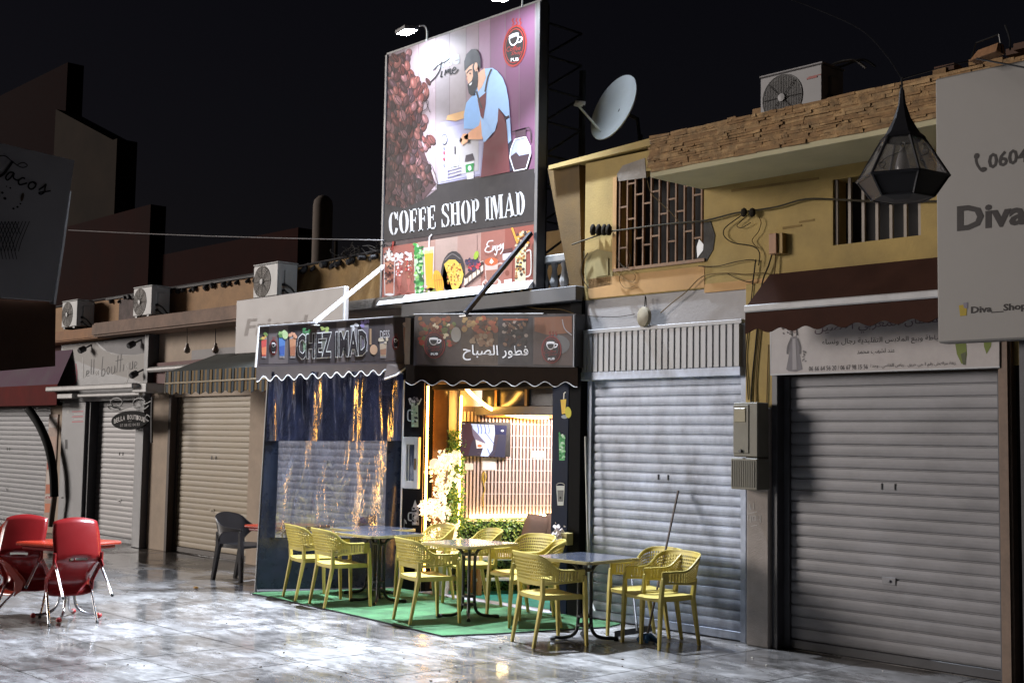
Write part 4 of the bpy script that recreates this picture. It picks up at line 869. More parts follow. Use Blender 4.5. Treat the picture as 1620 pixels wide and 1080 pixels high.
b = MB(); b.prism([PT(*p)+Vector((-.05, .05, 0)) for p in ((-60, 468), (81, 476), (80, 530), (80, 578), (-60, 590))], (-.04, 0, 0), mat('brown_awning_dim', (.09, .04, .02), .8, var=.3, scale=2)); b.build('canvas', ta)

# ---- purple awning, poster, curved pipe at the far left shop
pa = thing('purple_awning', 'purple and red awning over the far left shop', 'awning', (-22, -.3, 2.8))
b = MB(); pu = mat('purple_canvas', (.07, .014, .05), .8, var=.25, scale=2); rd = mat('dark_red_canvas', (.13, .022, .02), .9, var=.25, scale=2, spec=.1)
x1 = PY(97, 600, -.3).x
b.add([(-26, -.12, 3.15), (x1, -.12, 3.15), (x1, -.36, 2.55), (-26, -.36, 2.55), (x1, -.36, 2.18), (-26, -.36, 2.18), (x1, -.2, 2.16), (-26, -.2, 2.16)], [(0, 1, 2, 3)], pu)
b.add([(x1, -.363, 2.55), (-26, -.363, 2.55), (x1, -.366, 2.2), (-26, -.366, 2.2)], [(0, 1, 3, 2)], rd); b.build('canvas', pa)
cp = thing('curved_pipe', 'thick black pipe curving down beside the far left shutter', 'pipe', PY(75, 700, -.25))
b = MB(); b.tube(catmull([PY(46, 648, -.25), PY(62, 672, -.25), PY(76, 705, -.25), PY(84, 745, -.25), PY(86, 785, -.25)], 6), [.07]*25, mat('matte_black', (.012, .012, .012), .8, spec=.1), 10); b.build('pipe', cp, smooth=60)
b = MB(); b.tube([PY(86, 785, -.25), PY(80, 832, -.25)], .05, mat('brown_pipe', (0, 0, 0)), 8); b.build('lower_post', cp, smooth=60)
po = thing('poster_strip', 'tall narrow orange and white poster on the pier at far left', 'poster', PY(82, 740, -.02))
b = MB(); q = [PY(78, 655, -.02), PY(92, 655, -.02), PY(83, 832, -.02), PY(68, 832, -.02)]; b.prism(q, (0, .015, 0), mat('poster_paper', (.42, .3, .24), .7)); b.build('sheet', po)
a = art_y(-.021)
for y, h, c in ((660, 16, S(196, 186, 180)), (664, 8, S(170, 50, 40)), (690, 30, S(186, 150, 130)), (732, 10, S(180, 60, 44)), (745, 20, S(200, 186, 176)), (766, 14, S(190, 96, 50)), (782, 8, S(200, 190, 180)), (784, 5, S(160, 40, 40)), (796, 14, S(206, 110, 60))):
    o = (y-655)*.055; a.poly([(78-o+1, y), (91-o, y), (91-o-h*.055, y+h), (78-o-h*.055+1, y+h)], c, 1+rb.random())
a.text('DELICE', [(77, 668), (90, 667), (90, 662), (77, 663)], S(230, 220, 214), 3); a.text('COKE'[:0]+'TACOS', [(71.5, 789), (84, 788.5), (84, 783.5), (71.5, 784)], S(230, 220, 214), 3)
a.build('printed_sheet', po)

# ---- boutique front
bo = thing('boutique_front', 'grey boutique front with thin upright lettering on its sign panel', 'shop front', (-19.6, -.12, 2.9))
x0, x1, z0, z1 = rect((97, 546), (230, 604), -.12); z0 = 2.5; z1 = 3.25
part('panel', bo, grey_clad, x0, x1, -.12, .02, z0, z1, .01)
part('edge_frame', bo, darkgrey, x1, x1+.14, -.16, .02, z0-.05, z1+.02, .008)
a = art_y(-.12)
a.poly([(99, 549), (150, 540.5), (160, 552), (176, 559), (196, 562), (215, 561), (229, 558), (229, 606), (212, 600), (180, 592), (140, 578), (100, 563)], S(152, 148, 144), 1)  # paler wavy area laid over the grey panel, mid grey one above it
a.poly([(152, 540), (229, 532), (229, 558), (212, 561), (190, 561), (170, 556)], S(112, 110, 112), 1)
lt = [[(131, 565), (132, 590), (131, 597), (135, 595), (136, 588), (132, 588)], [(138, 592), (141, 588), (138, 586), (137, 594), (141, 594)], [(145, 568), (144, 592)], [(149, 568), (148, 592)], [(155, 586), (151, 588), (152, 593), (155, 586), (155, 593)], [(163, 564), (161, 594), (166, 590), (165, 583), (161, 586)], [(172, 580), (169, 585), (171, 592), (174, 585), (172, 580)], [(177, 579), (177, 591), (181, 588), (182, 578), (182, 590)], [(187, 562), (185, 589)], [(192, 560), (190, 588)], [(183, 571), (195, 568)], [(196, 576), (195, 587)], [(203, 574), (199, 579), (200, 585), (203, 577), (202, 600), (198, 607)], [(206, 573), (206, 584), (210, 581), (210, 571), (210, 584)], [(213, 580), (217, 575), (214, 572), (213, 582), (217, 582)]]
for k, st in enumerate(lt): a.line(st, 1.0, S(72, 70, 72) if k not in (0, 12, 4) else S(190, 188, 186), 3)
a.line([(120, 575), (122, 590), (120, 604), (112, 610)], 1.2, S(176, 60, 90), 3); a.line([(114, 586), (121, 586)], 1, S(176, 60, 90), 3); a.line([(114, 592), (121, 592)], 1, S(176, 60, 90), 3)
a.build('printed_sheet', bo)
for x, y in ((134, 551), (212, 543), (216, 590)):
    b = MB(); p = PY(x, y, -.2); b.lathe([(.05, 0), (.055, .09), (.04, .12)], p, darkgrey, 8, (.2, -1, -.5)); b.tube([p, p+Vector((.08, .08, .06))], .015, darkgrey, 5); b.build('spot_lamp', bo, smooth=50)
ca = thing('awning_cassette', 'white folded awning cassette under the boutique sign', 'awning', (-20, -.3, 2.4))
wg = mat('white_grey_bar', (.44, .43, .42), .4)
b = MB(); x0 = PY(76, 620, -.45).x; x1_ = PY(214, 610, -.45).x; b.box(x0, x1_, -.5, -.4, 2.42, 2.5, wg); b.build('front_bar', ca, bevel=.015)
b = MB(); b.box(x0+.35, x1_-.05, -.36, -.3, 2.32, 2.37, wg); b.box(x1_-.2, x1_+.25, -.4, -.02, 2.36, 2.5, wg); b.box(x0+.3, x0+.9, -.42, -.3, 2.3, 2.38, wg); b.build('folding_arm', ca, bevel=.01)
part('front_column', bo, grey_clad, PY(96, 700, -.1).x, -20.24, -.1, .3, 0, 2.26, .01)
part('front_column', bo, darkgrey, -20.24, -20.16, -.05, .3, 0, 2.26, .004)
part('front_column', bo, grey_clad, -18.42, -18.14, -.1, .3, 0, 2.26, .01)
part('header', bo, grey_clad, -21.3, -18.14, -.1, .1, 2.26, 2.5, .006)
a = art_y(-.1); rdn = S(190, 50, 70)
a.text('OPENING', [(116, 648), (132, 647), (132, 640), (116, 641)], S(170, 168, 166), 1)
for y in (651, 659, 667): a.line([(114, y), (132, y-.6)], 1.4, rdn, 1)
for y in (655, 663): a.line([(117, y), (131, y-.5)], 1.2, S(196, 192, 190), 1.5)
a.ell(108, 651, 2, 3, S(200, 198, 196), 1); a.box(103, 695, 107, 710, S(16, 16, 18), 1); a.line([(105, 783), (105, 808)], 1.6, S(20, 20, 22), 1); a.ell(99, 787, 2.4, 1.6, S(14, 14, 16), 1)
a.build('printed_sticker', bo)
ov = thing('oval_sign', 'black oval boutique sign hanging from a wrought iron scroll bracket', 'sign', PY(236, 640, -.1))
OX = lambda x, y: PY(x, y, -.3)
b = MB(); n = 28; cx, cy, rx, ry = 205, 664.5, 29, 15
b.prism([OX(cx+rx*math.cos(2*math.pi*i/n), cy-.06*(rx*math.cos(2*math.pi*i/n))+ry*math.sin(2*math.pi*i/n)) for i in range(n)], (0, .03, 0), black); b.mats[0] = mat('matte_black', (.012, .012, .012), .8, spec=.1); b.build('board', ov)
a = art_y(-.301); lc = S(190, 186, 184)
word = 'BELLA BOUTIQUE'
for i, chh in enumerate(word):
    if chh == ' ': continue
    t = (i-6.5)/6.5; x = cx+t*23; y = 659.5+5.2*t*t-.06*(t*23); a.text(chh, [(x-1.6, y+3.6-t*-.2), (x+1.6, y+3.6+t*.2), (x+1.6, y-3.6), (x-1.6, y-3.6)], lc, 1, offset=.02)
a.text('07 08 02 04 83', [(190, 675), (221, 673), (221, 668.5), (190, 670.5)], S(150, 146, 146), 1); a.text('tel', [(203, 667), (208, 666.7), (208, 664), (203, 664.3)], S(120, 118, 118), 1)
a.build('printed_lettering', ov)
b = MB(); T = lambda L, r=.012: b.tube(catmull([OX(*p) for p in L], 5), r, black, 5)
T([(240, 700), (240, 660), (241, 628)], .02); T([(240, 634), (222, 642), (205, 643), (188, 648), (176, 648), (170, 642), (178, 640)])
for cx_, s in ((186, -1), (222, 1)): T([(cx_+14*s, 641), (cx_+6, 650-3), (cx_-8, 645), (cx_-10, 634), (cx_, 629), (cx_+8, 634), (cx_+5, 641), (cx_-1, 639)])
T([(236, 666), (231, 662), (233, 656), (238, 659)]); T([(190, 650), (190, 645)], .006); T([(220, 650), (220, 644)], .006)
b.build('scroll_bracket', ov)

# ---- striped awning, white tube and board of the cream shop
sa = thing('striped_awning', 'folding awning with olive and blue striped scalloped valance', 'awning', (-15, -.5, 2.6))
gx0, gx1 = -16.08, -13.3; gm = mat('grey_green_canvas', (.085, .092, .085), .8, var=.15)
b = MB(); b.add([(-16.15, -.02, 2.89), (gx1, -.02, 2.89), (gx1, -.8, 2.60), (gx0, -.8, 2.60)], [(0, 1, 2, 3)], gm); b.add([(-16.15, -.02, 2.875), (gx1, -.02, 2.875), (gx1, -.79, 2.585), (gx0, -.79, 2.585)], [(3, 2, 1, 0)], gm)
b.add([(-16.15, -.02, 2.89), (gx0, -.8, 2.6), (gx0, -.8, 2.5), (-16.15, -.02, 2.55)], [(0, 1, 2, 3)], gm); b.build('canvas', sa)
st1 = mat('olive_brown_stripe', (.20, .125, .04), .8); st2 = mat('slate_blue_stripe', (.035, .055, .07), .8)
b = MB(); x = gx0; i = 0
while x < gx1:
    x2 = x+.062; sw = lambda q: 2.30+.022*math.sin(2*math.pi*q/.26); yo = -.812-.008*math.sin(x*23)
    b.hexa([(x, yo, 2.6), (x2, yo, 2.6), (x2, yo, sw(x2)), (x, yo, sw(x))], [(x, yo+.01, 2.6), (x2, yo+.01, 2.6), (x2, yo+.01, sw(x2)), (x, yo+.01, sw(x))], st1 if i % 2 else st2); x = x2; i += 1
b.build('striped_valance', sa)
b = MB(); b.tube([(gx0-.02, -.825, 2.44), (gx1, -.825, 2.45)], .012, mat('cream_cord', (.5, .42, .3), .6), 5); b.tube([(gx0-.02, -.815, 2.6), (gx0-.02, -.815, 2.3)], .012, mat('cream_cord', (0,)*3), 5); b.build('cord', sa)
tb = thing('tube_light', 'unlit white tube lamp over a dark red board beside the striped awning', 'lamp', (-17.3, -.1, 2.75))
b = MB(); b.tube([PY(236, 585, -.12), PY(335, 578, -.12)], .045, wg, 8); b.build('tube', tb, smooth=60)
q = [PY(238, 575, -.06), PY(340, 566, -.06), PY(300, 596, -.06), PY(238, 612, -.06)]; b = MB(); b.prism(q, (0, .05, 0), mat('dark_red_board', (.12, .035, .032), .7)); b.build('board', tb)
for i, (x, y0, y1, lb) in enumerate(((296, 515, 553, 'left bare bulb hanging on a wire from the ledge, before the cream wall'), (341, 520, 553, 'right bare bulb hanging on a wire from the ledge, before the cream wall'))):
    t = thing('hanging_bulb', lb, 'bulb', PY(x, y0, -.3), 'bare bulbs under the ledge')
    b = MB(); b.tube([PY(x, y0, -.3), PY(x, y1-10, -.3)], .006, black, 5); b.build('wire', t)
    b = MB(); c = PY(x, y1, -.3); b.lathe([(.02, .09), (.025, .05), (.05, 0), (.04, -.04), (.005, -.055)], c, mat('dull_bulb', (.2, .15, .12), .3), 8); b.build('bulb', t, smooth=60)
# ---- white board behind the side sign
wb = thing('blank_board', 'blank white board with faint traces of old lettering, above the side sign', 'sign', (-14.4, -.15, 3.2))
wbm = mat('faded_white_board', (.36, .335, .325), .5, var=.06, scale=2)
WY = -.5
x0 = PY(373, 510, WY).x; x1 = PY(545, 500, WY).x; z1 = .5*(PY(373, 475, WY).z+PY(545, 453, WY).z); z0 = PY(373, 560, WY).z
part('panel', wb, wbm, x0, x1, WY, WY+.06, z0, z1, .008)
b = MB(); b.box(x0+.3, x0+.36, WY+.06, 0, z0+.2, z0+.24, darkgrey); b.build('bracket', wb); b = MB(); b.box(x1-.36, x1-.3, WY+.06, 0, z0+.2, z0+.24, darkgrey); b.build('bracket', wb); b = MB(); b.tube([(x1, WY-.01, z0), (x1, WY-.01, z1)], .016, white, 5); b.build('edge_trim', wb)
a = art_y(WY); fc = (.33, .30, .285)
a.text('Friends', [(386, 532), (500, 524), (500, 497), (386, 505)], fc, 1, shear=.2, offset=.02)
a.build('faded_lettering', wb)

# ================================================================ OBJECTS ON ROOFS AND WALLS
# ---- air conditioners
acw = mat('ac_casing', (.40, .40, .39), .5, var=.06); acd = mat('ac_fan_dark', (.10, .09, .08), .6); acm = mat('ac_fan_shade', (.17, .15, .13), .6)
def make_ac(label, loc, w_=.60, d_=.30, h_=.46, casing=acw, fan=acm, grp='air conditioner outdoor units on the roofs', lines=False):
    t = thing('air_conditioner', label, 'air conditioner', loc, grp); o = Vector(loc)
    B = lambda: MB()
    b = B(); b.box(o.x, o.x+w_, o.y, o.y+d_, o.z+.03, o.z+h_, casing); b.build('casing', t, bevel=.012)
    b = B(); b.box(o.x-.006, o.x+w_+.006, o.y-.006, o.y+d_+.006, o.z+h_, o.z+h_+.018, casing); b.build('lid', t, bevel=.006)
    r = .195*h_/.46; c = o+Vector((w_*.37, 0, h_*.52))
    b = B(); b.lathe([(.001, .0), (r, .0), (r+.012, .004), (r+.014, -.004)], c+Vector((0, -.003, 0)), fan, 28, (0, -1, 0)); b.build('fan_grille', t)
    b = B()
    if lines:
        for k in range(-11, 12):
            x = k*r/11.5; z = math.sqrt(max(0, r*r-x*x)); b.tube([c+Vector((x, -.012, -z)), c+Vector((x, -.012, z))], .003, casing, 4)
    else:
        for rr in (r*.28, r*.42, r*.56, r*.7, r*.84, r*.97): b.tube([c+Vector((rr*math.cos(q*.314), -.012, rr*math.sin(q*.314))) for q in range(20)], .003, fan, 4, closed=True)
    for k in range(8): q = k*.785; b.tube([c+Vector((.2*r*math.cos(q), -.014, .2*r*math.sin(q))), c+Vector((r*math.cos(q), -.012, r*math.sin(q)))], .003, fan, 4)
    b.build('grille_wires', t)
    b = B(); b.lathe([(.001, .012), (.035, .01), (.035, 0)], c+Vector((0, -.01, 0)), casing, 12, (0, -1, 0)); b.build('hub', t)
    b = B(); b.box(o.x+w_, o.x+w_+.03, o.y+.09, o.y+.2, o.z+.16, o.z+h_*.8, casing); b.build('valve_cover', t, bevel=.006)
    b = B()
    for z in (.1, .18): b.lathe([(.02, 0), (.02, .04), (.012, .05)], o+Vector((w_, .08, z)), black, 8, (1, 0, 0))
    b.tube(catmull([o+Vector((w_+.04, .08, .1)), o+Vector((w_+.1, .1, .06)), o+Vector((w_+.09, .22, -.0)), o+Vector((w_+.02, .36, .02))], 4), .013, black, 5); b.tube(catmull([o+Vector((w_+.04, .08, .18)), o+Vector((w_+.13, .12, .13)), o+Vector((w_+.1, .24, .03)), o+Vector((w_+.02, .36, .05))], 4), .013, black, 5); b.build('hose', t)
    b = B()
    for x in (.08, w_-.14): b.box(o.x+x, o.x+x+.06, o.y, o.y+d_, o.z, o.z+.03, black)
    b.build('feet', t)
    return t
make_ac('leftmost air conditioner on the ledge above the boutique sign', (PY(97, 520, -.38).x, -.38, 3.46))
make_ac('middle air conditioner on the ledge, right end of the boutique', (PY(210, 500, -.38).x, -.38, 3.49))
make_ac('third air conditioner on the ledge, behind the blank white board', (PY(400, 470, -.38).x, -.38, 3.52))
t = make_ac('large air conditioner on top of the broken eave of the yellow building', (-6.48, -.3, 4.45), .63, .32, .45, mat('ac_casing_dim', (.19, .185, .19), .5, var=.06), mat('ac_fan_dim', (.055, .052, .05), .6), lines=True)  # casing and fan in darker copies, weaker light put into their colours
b = MB(); b.box(-6.0, -5.9, -.304, -.30, 4.79, 4.805, mat('red_mark', (.25, .05, .04))); b.box(-5.985, -5.86, -.304, -.301, 4.805, 4.812, mat('red_mark', (.25, .05, .04))); b.build('red_badge', t)
b = MB(); b.tube(catmull([(-5.95, -.1, 4.92), (-5.9, 0, 4.98), (-5.8, .1, 5.0), (-5.72, .15, 4.93)], 6), .012, grout, 5); b.tube(catmull([(-5.95, -.05, 4.92), (-5.88, .05, 4.96), (-5.76, .15, 5.01), (-5.66, .2, 4.94)], 6), .012, black, 5); b.build('pipe_loop', t)

# ---- satellite dish
DC = PY(974, 172, .75); vd = ray(974, 172).normalized()
nrm = (-.47*vd + .88*(-.86*RT+.50*UP)).normalized()
di = thing('satellite_dish', 'white oval satellite dish on the roof right of the billboard', 'satellite dish', DC)
dm = mat('dish_paint', (.78, .82, .84), .35, var=.05)
q = nrm.to_track_quat('Z', 'Y'); R_ = .37
b = MB(); b.lathe([(.001, 0), (R_*.35, .008), (R_*.7, .035), (R_, .075), (R_+.012, .075), (R_+.012, .06), (R_*.7, .02), (.001, -.015)], DC-nrm*.04, dm, 40, nrm); b.build('reflector', di, smooth=50)
lnb = PY(912, 164, .55); arm0 = PY(955, 213, .72)
b = MB(); b.tube([arm0, lnb+(arm0-lnb)*.1], .014, dm, 6); b.build('feed_arm', di)
b = MB(); dv = (DC-lnb).normalized(); b.lathe([(.03, 0), (.035, .04), (.028, .07), (.028, .09)], lnb-dv*.02, white, 10, dv); b.lathe([(.022, 0), (.022, .06)], lnb+Vector((.05, 0, 0)), white, 8, dv); b.build('receiver', di)
b = MB(); b.tube([DC-nrm*.04, DC-nrm*.16+Vector((.1, .06, -.05)), DC+Vector((.22, .16, -.42))], .022, black, 6); b.tube([DC+Vector((.22, .16, -.3)), DC+Vector((.22, .16, -.9))], .025, black, 6); b.build('mast', di)

# ---- hanging lantern
LD = 7.7
LC = CAM+ray(1428, 283)*LD
ln = thing('hanging_lantern', 'black Moroccan lantern with glass panes hanging before the white shop board', 'lantern', LC)
iron = mat('lantern_iron', (.012, .012, .016), .45, var=.2)
def hexring(r, z, ph=.35): return [LC+Vector((r*math.cos(ph+k*math.pi/3), r*math.sin(ph+k*math.pi/3), z)) for k in range(6)]
s_ = LD/FPX
def rings(b, R, m):
    vs = [v for r, z in R for v in hexring(r, z)]; n = len(R)
    b.add(vs, [(i*6+k, i*6+(k+1) % 6, (i+1)*6+(k+1) % 6, (i+1)*6+k) for i in range(n-1) for k in range(6)], m)
b = MB(); rings(b, [(.006, 148*s_), (4*s_, 140*s_), (6*s_, 120*s_), (14*s_, 96*s_), (27*s_, 72*s_), (36*s_, 64*s_), (33*s_, 62*s_)], iron); b.build('cap', ln)
gl = bpy.data.materials.new('lantern_glass'); gl.use_nodes = True; gt = gl.node_tree
tr = gt.nodes.new('ShaderNodeBsdfTransparent'); tr.inputs[0].default_value = (.93, .93, .94, 1); gg = gt.nodes.new('ShaderNodeBsdfGlossy'); gg.inputs['Roughness'].default_value = .12; gg.inputs[0].default_value = (.7, .72, .8, 1); mm = gt.nodes.new('ShaderNodeMixShader'); mm.inputs[0].default_value = .08
gt.links.new(tr.outputs[0], mm.inputs[1]); gt.links.new(gg.outputs[0], mm.inputs[2]); m3 = gt.nodes.new('ShaderNodeMixShader'); m3.inputs[0].default_value = .16; d3 = gt.nodes.new('ShaderNodeBsdfDiffuse'); d3.inputs[0].default_value = (.5, .49, .47, 1); t3 = gt.nodes.new('ShaderNodeBsdfTranslucent'); t3.inputs[0].default_value = (.5, .49, .47, 1); a3 = gt.nodes.new('ShaderNodeMixShader'); gt.links.new(d3.outputs[0], a3.inputs[1]); gt.links.new(t3.outputs[0], a3.inputs[2]); gt.links.new(mm.outputs[0], m3.inputs[1]); gt.links.new(a3.outputs[0], m3.inputs[2]); gt.links.new(m3.outputs[0], gt.nodes['Material Output'].inputs[0])
A0 = hexring(33*s_, 63*s_); A1 = hexring(71*s_, 0); A2 = hexring(48*s_, -31*s_)
for k in range(6):
    j = (k+1) % 6
    b = MB(); n_ = ((A0[j]-A0[k]).cross(A1[k]-A0[k])).normalized()*.003; b.prism([A0[k], A0[j], A1[j], A1[k]], n_, gl); b.build('glass_pane', ln)
    b = MB(); n_ = ((A1[j]-A1[k]).cross(A2[k]-A1[k])).normalized()*.003; b.prism([A1[k], A1[j], A2[j], A2[k]], n_, iron if k in (3, 4, 5, 0, 1) else gl); b.build('lower_pane', ln)
    b = MB()
    c0 = A0[k]*.5+A0[j]*.5; c1 = A1[k]*.5+A1[j]*.5; e = (A1[j]-A1[k]).normalized(); dn = (c1-c0); ou = (c1-LC); ou.z = 0; ou = ou.normalized()*.006
    W = lambda u, v: c0+dn*v+e*(u*(33+38*v)*s_*.5)+ou
    b.tube(catmull([W(-.8, .8), W(-.6, .9), W(-.5, .78), W(-.65, .72)], 4)+catmull([W(-.8, .75), W(-.5, .58), W(0, .5), W(.4, .4), W(.5, .25), W(.25, .2), W(.2, .32), W(.35, .36)], 4), .0022, iron, 4); b.build('scrollwork', ln)
b = MB()
for k in range(6): b.tube([A0[k], A1[k], A2[k]], .009, iron, 5); b.tube([A1[k], A1[(k+1) % 6]], .010, iron, 5); b.tube([A0[k], A0[(k+1) % 6]], .008, iron, 5); b.tube([A2[k], A2[(k+1) % 6]], .007, iron, 5)
b.build('frame', ln)
b = MB(); rings(b, [(48*s_, -31*s_), (20*s_, -36*s_), (.005, -37*s_)], iron); b.build('base', ln)
b = MB(); b.lathe([(.012, 50*s_), (.02, 45*s_), (.045, 20*s_), (.045, 5*s_), (.02, -10*s_)], LC, mat('dull_bulb_glass', (.3, .29, .28), .2), 10); b.build('bulb', ln, smooth=50)
b = MB(); b.tube([LC+Vector((0, 0, 147*s_)), LC+Vector((0, 0, .63))], .006, black, 5); b.tube([LC+Vector((0, 0, .62)), PY(1500, 104, -1.5), PY(1560, 92, DY)], .004, black, 5); b.build('chain', ln)

# ---- cables, boxes, round lamp on the yellow wall
cab = mat('cable_grey', (.05, .043, .03), .8, spec=.1); cabd = mat('cable_dark', (.02, .016, .011), .8, spec=.1); cabb = mat('cable_tan', (.12, .078, .03), .8, spec=.1)
CB = [
 ([(905, 387), (960, 368), (990, 363), (1060, 354), (1115, 349), (1160, 338), (1186, 334), (1230, 327), (1275, 315), (1330, 316), (1400, 319), (1500, 318)], .014, cab, 'thick grey cable running across the yellow wall between both windows'),
 ([(1180, 336), (1160, 350), (1146, 362), (1146, 374), (1160, 384), (1185, 388), (1198, 394), (1202, 404), (1200, 420)], .008, cabd, 'looped black cable below the joint on the yellow wall'),
 ([(1188, 336), (1170, 352), (1166, 358), (1174, 360), (1188, 352)], .006, cabd, 'short black curl of cable under the joint on the yellow wall'),
 ([(1201, 344), (1204, 352), (1200, 366), (1192, 376), (1190, 382), (1198, 392)], .006, cabb, 'thin tan wire dropping beside the looped black cable'),
 ([(1105, 421), (1135, 421), (1165, 414), (1192, 411), (1194, 420), (1190, 450)], .007, cabd, 'thin cable from the grilled window to the pillar wires'),
 ([(1045, 495), (1062, 480), (1085, 462), (1112, 437), (1150, 432), (1180, 434), (1212, 432), (1240, 446)], .008, cabb, 'slack tan cable rising from the round lamp to the pillar'),
 ([(1150, 432), (1170, 442), (1190, 445), (1194, 420), (1196, 410)], .006, cabd, 'thin wire crossing between the two pillar cables'),
 ([(930, 500), (975, 501), (1004, 497)], .006, cabd, 'thin cable from the coffee shop corner to the round lamp'),
 ([(1025, 590), (1026, 560), (1028, 515), (1024, 492), (1022, 470)], .006, cabd, 'thin wire hanging straight down from the round lamp'),
 ([(1024, 285), (1030, 305), (1042, 318), (1060, 335), (1075, 352)], .006, cabb, 'thin stray wire hanging from the broken eave before the grille'),
 ([(1222, 400), (1216, 420), (1208, 440), (1204, 460), (1200, 500), (1194, 560), (1190, 600), (1188, 640)], .012, cabd, 'dark cable running down the pillar to the meter boxes'),
 ([(1227, 402), (1224, 440), (1210, 470), (1203, 520), (1196, 600), (1197, 645)], .010, cabb, 'tan cable running down the pillar beside the dark one'),
 ([(1196, 410), (1190, 460), (1186, 500), (1180, 560), (1182, 600), (1184, 632)], .008, cabd, 'black cable hanging along the left edge of the pillar'),
 ([(1216, 545), (1214, 600), (1213, 640)], .009, cabb, 'tan cable on the right edge of the pillar'),
 ([(930, 400), (922, 415), (920, 430), (924, 445), (932, 456)], .008, cabd, 'bent dark cable left of the mortar patch'),
 ([(975, 405), (982, 418), (992, 424), (998, 410), (996, 400)], .006, cab, 'grey loose wire end below the grilled window'),
 ([(972, 430), (985, 440), (1000, 446), (1005, 436), (996, 428), (984, 430), (980, 444), (990, 456), (1004, 452)], .005, cabb, 'tangle of thin tan wire under the grilled window'),
 ([(795, 465), (820, 480), (850, 488), (885, 489), (908, 496)], .008, cabb, 'slack tan cable under the billboard balustrade'),
]
for p, r, m, lb in CB:
    b = MB(); q = catmull([PY(x, y, -.03-.0) for x, y in p], 4)
    b.tube(q, r*.62, m, 5); tag(b.build('wall_cable', smooth=60), lb, 'cable')
for (x, y) in ((1179, 334), (1189, 334)):
    pass
jn = thing('cable_clamp', 'pair of dark lumpy cable clamps on the thick grey cable', 'clamp', PY(1184, 336, -.05))
for x in (1177, 1190): b = MB(); b.ball(PY(x, 336, -.045), .036, cabd, 8, (1, .7, 1.2)); b.build('clamp', jn)
for k, (x, lb) in enumerate(((938, 'first'), (947, 'second'), (956, 'third'), (963, 'fourth'))):
    t = thing('cable_insulator', lb+' from the left of the four dark insulators on the thick grey cable', 'insulator', PY(x, 363, -.05), 'insulators on the thick cable')
    b = MB(); p = PY(x, 372, -.05); b.lathe([(.012, .11), (.03, .08), (.032, .03), (.02, 0)], p, cabd, 8); b.build('body', t, smooth=50)
rl = thing('round_lamp', 'dusty round disc lamp hanging on the whitewashed wall', 'lamp', PY(1018, 500, -.06))
b = MB(); b.lathe([(.001, .03), (.06, .028), (.095, .01), (.097, 0), (.09, -.03)], PY(1018, 501, -.07), mat('dusty_lamp', (.23, .2, .14), .6, var=.2), 24, (-.25, -1, 0)); b.build('disc', rl, smooth=50)
b = MB(); b.tube([PY(1021, 468, -.06), PY(1020, 487, -.07)], .006, cabd, 5); b.build('hook', rl)
jb = thing('junction_box', 'small peach junction box on the yellow wall above the pillar', 'junction box', PY(1227, 385, 0))
x0, x1, z0, z1 = rect((1217, 370), (1237, 400), -.07); part('box', jb, mat('peach_box', (.34, .19, .11), .7), x0, x1-.05, -.08, 0, z0, z1, .006); part('side', jb, mat('tan_box', (.3, .2, .07), .7), x1-.05, x1, -.06, 0, z0, z1, .004)
lights_ = ((1228, 404, 'cable gland under the peach junction box'),)
mb1 = thing('meter_box', 'upper grey beige meter box on the pillar between the shutters', 'meter box', (-6.66, -.1, 1.62), 'meter boxes on the pillar')
mg = mat('meter_grey', (.17, .16, .125), .6, var=.12, scale=5); mg2 = mat('meter_dark_side', (.10, .095, .085), .7, var=.1)
part('casing', mb1, mg, -6.82, -6.56, -.22, -.06, 1.63, 2.10, .008)
part('lid', mb1, mg, -6.815, -6.65, -.228, -.22, 1.66, 2.08, .004); part('window', mb1, mat('meter_window', (.2, .17, .09), .3), -6.80, -6.68, -.234, -.228, 1.93, 2.05, .003)
b = MB(); b.lathe([(.015, 0), (.015, .02)], (-6.73, -.228, 1.68), black, 8, (0, -1, 0)); b.build('lock', mb1)
mb2 = thing('meter_box', 'lower ribbed grey meter box on the pillar between the shutters', 'meter box', (-6.66, -.1, 1.36), 'meter boxes on the pillar')
part('casing', mb2, mg, -6.83, -6.55, -.24, -.06, 1.35, 1.62, .008)
b = MB()
for k in range(13): x = -6.82+k*.0195; b.box(x, x+.010, -.247, -.239, 1.37, 1.60, mg)
b.build('ribbed_lid', mb2)
a = art_y(-.062); gw = (.36, .34, .32)
for st in ([(1186, 797), (1187, 806)], [(1192, 795), (1192, 805)], [(1184, 812), (1198, 809)], [(1183, 815), (1183, 822), (1188, 821)], [(1188, 815), (1188, 826)], [(1191, 816), (1195, 816), (1195, 823), (1191, 823), (1191, 816)], [(1198, 815), (1198, 822), (1203, 821)], [(1203, 815), (1203, 826)], [(1188, 832), (1198, 830)]): a.line(st, 1.1, gw, 1, smooth=False)
a.build('chalk_numbers', yb)
b = MB(); wire = mat('thin_bright_wire', (.35, .33, .33), .5); p0 = PY(108, 364, -1.2); p1 = PY(607, 380, -.08)
b.tube([p0*(1-t)+p1*t+Vector((0, 0, -.10*4*t*(1-t)*.2)) for t in (0, .25, .5, .75, 1)], .006, wire, 5); tag(b.build('overhead_wire'), 'thin pale wire strung from the far left to the billboard', 'wire')
b = MB(); b.tube(catmull([PY(1235, -6, -1.0), PY(1290, 14, -1.0), PY(1360, 46, -1.2), PY(1400, 85, -1.5), LC+Vector((0, 0, .62))], 5), .005, mat('sky_cable', (.008, .008, .010), .95, spec=.02), 5); tag(b.build('overhead_cable'), 'faint dark cable in the night sky sagging down to the lantern', 'cable')
b = MB(); b.tube([PY(1545, 93, -1.7), PY(1625, 108, -1.7)], .006, black, 5); tag(b.build('overhead_cable'), 'thin black cable crossing the top of the white shop board', 'cable')

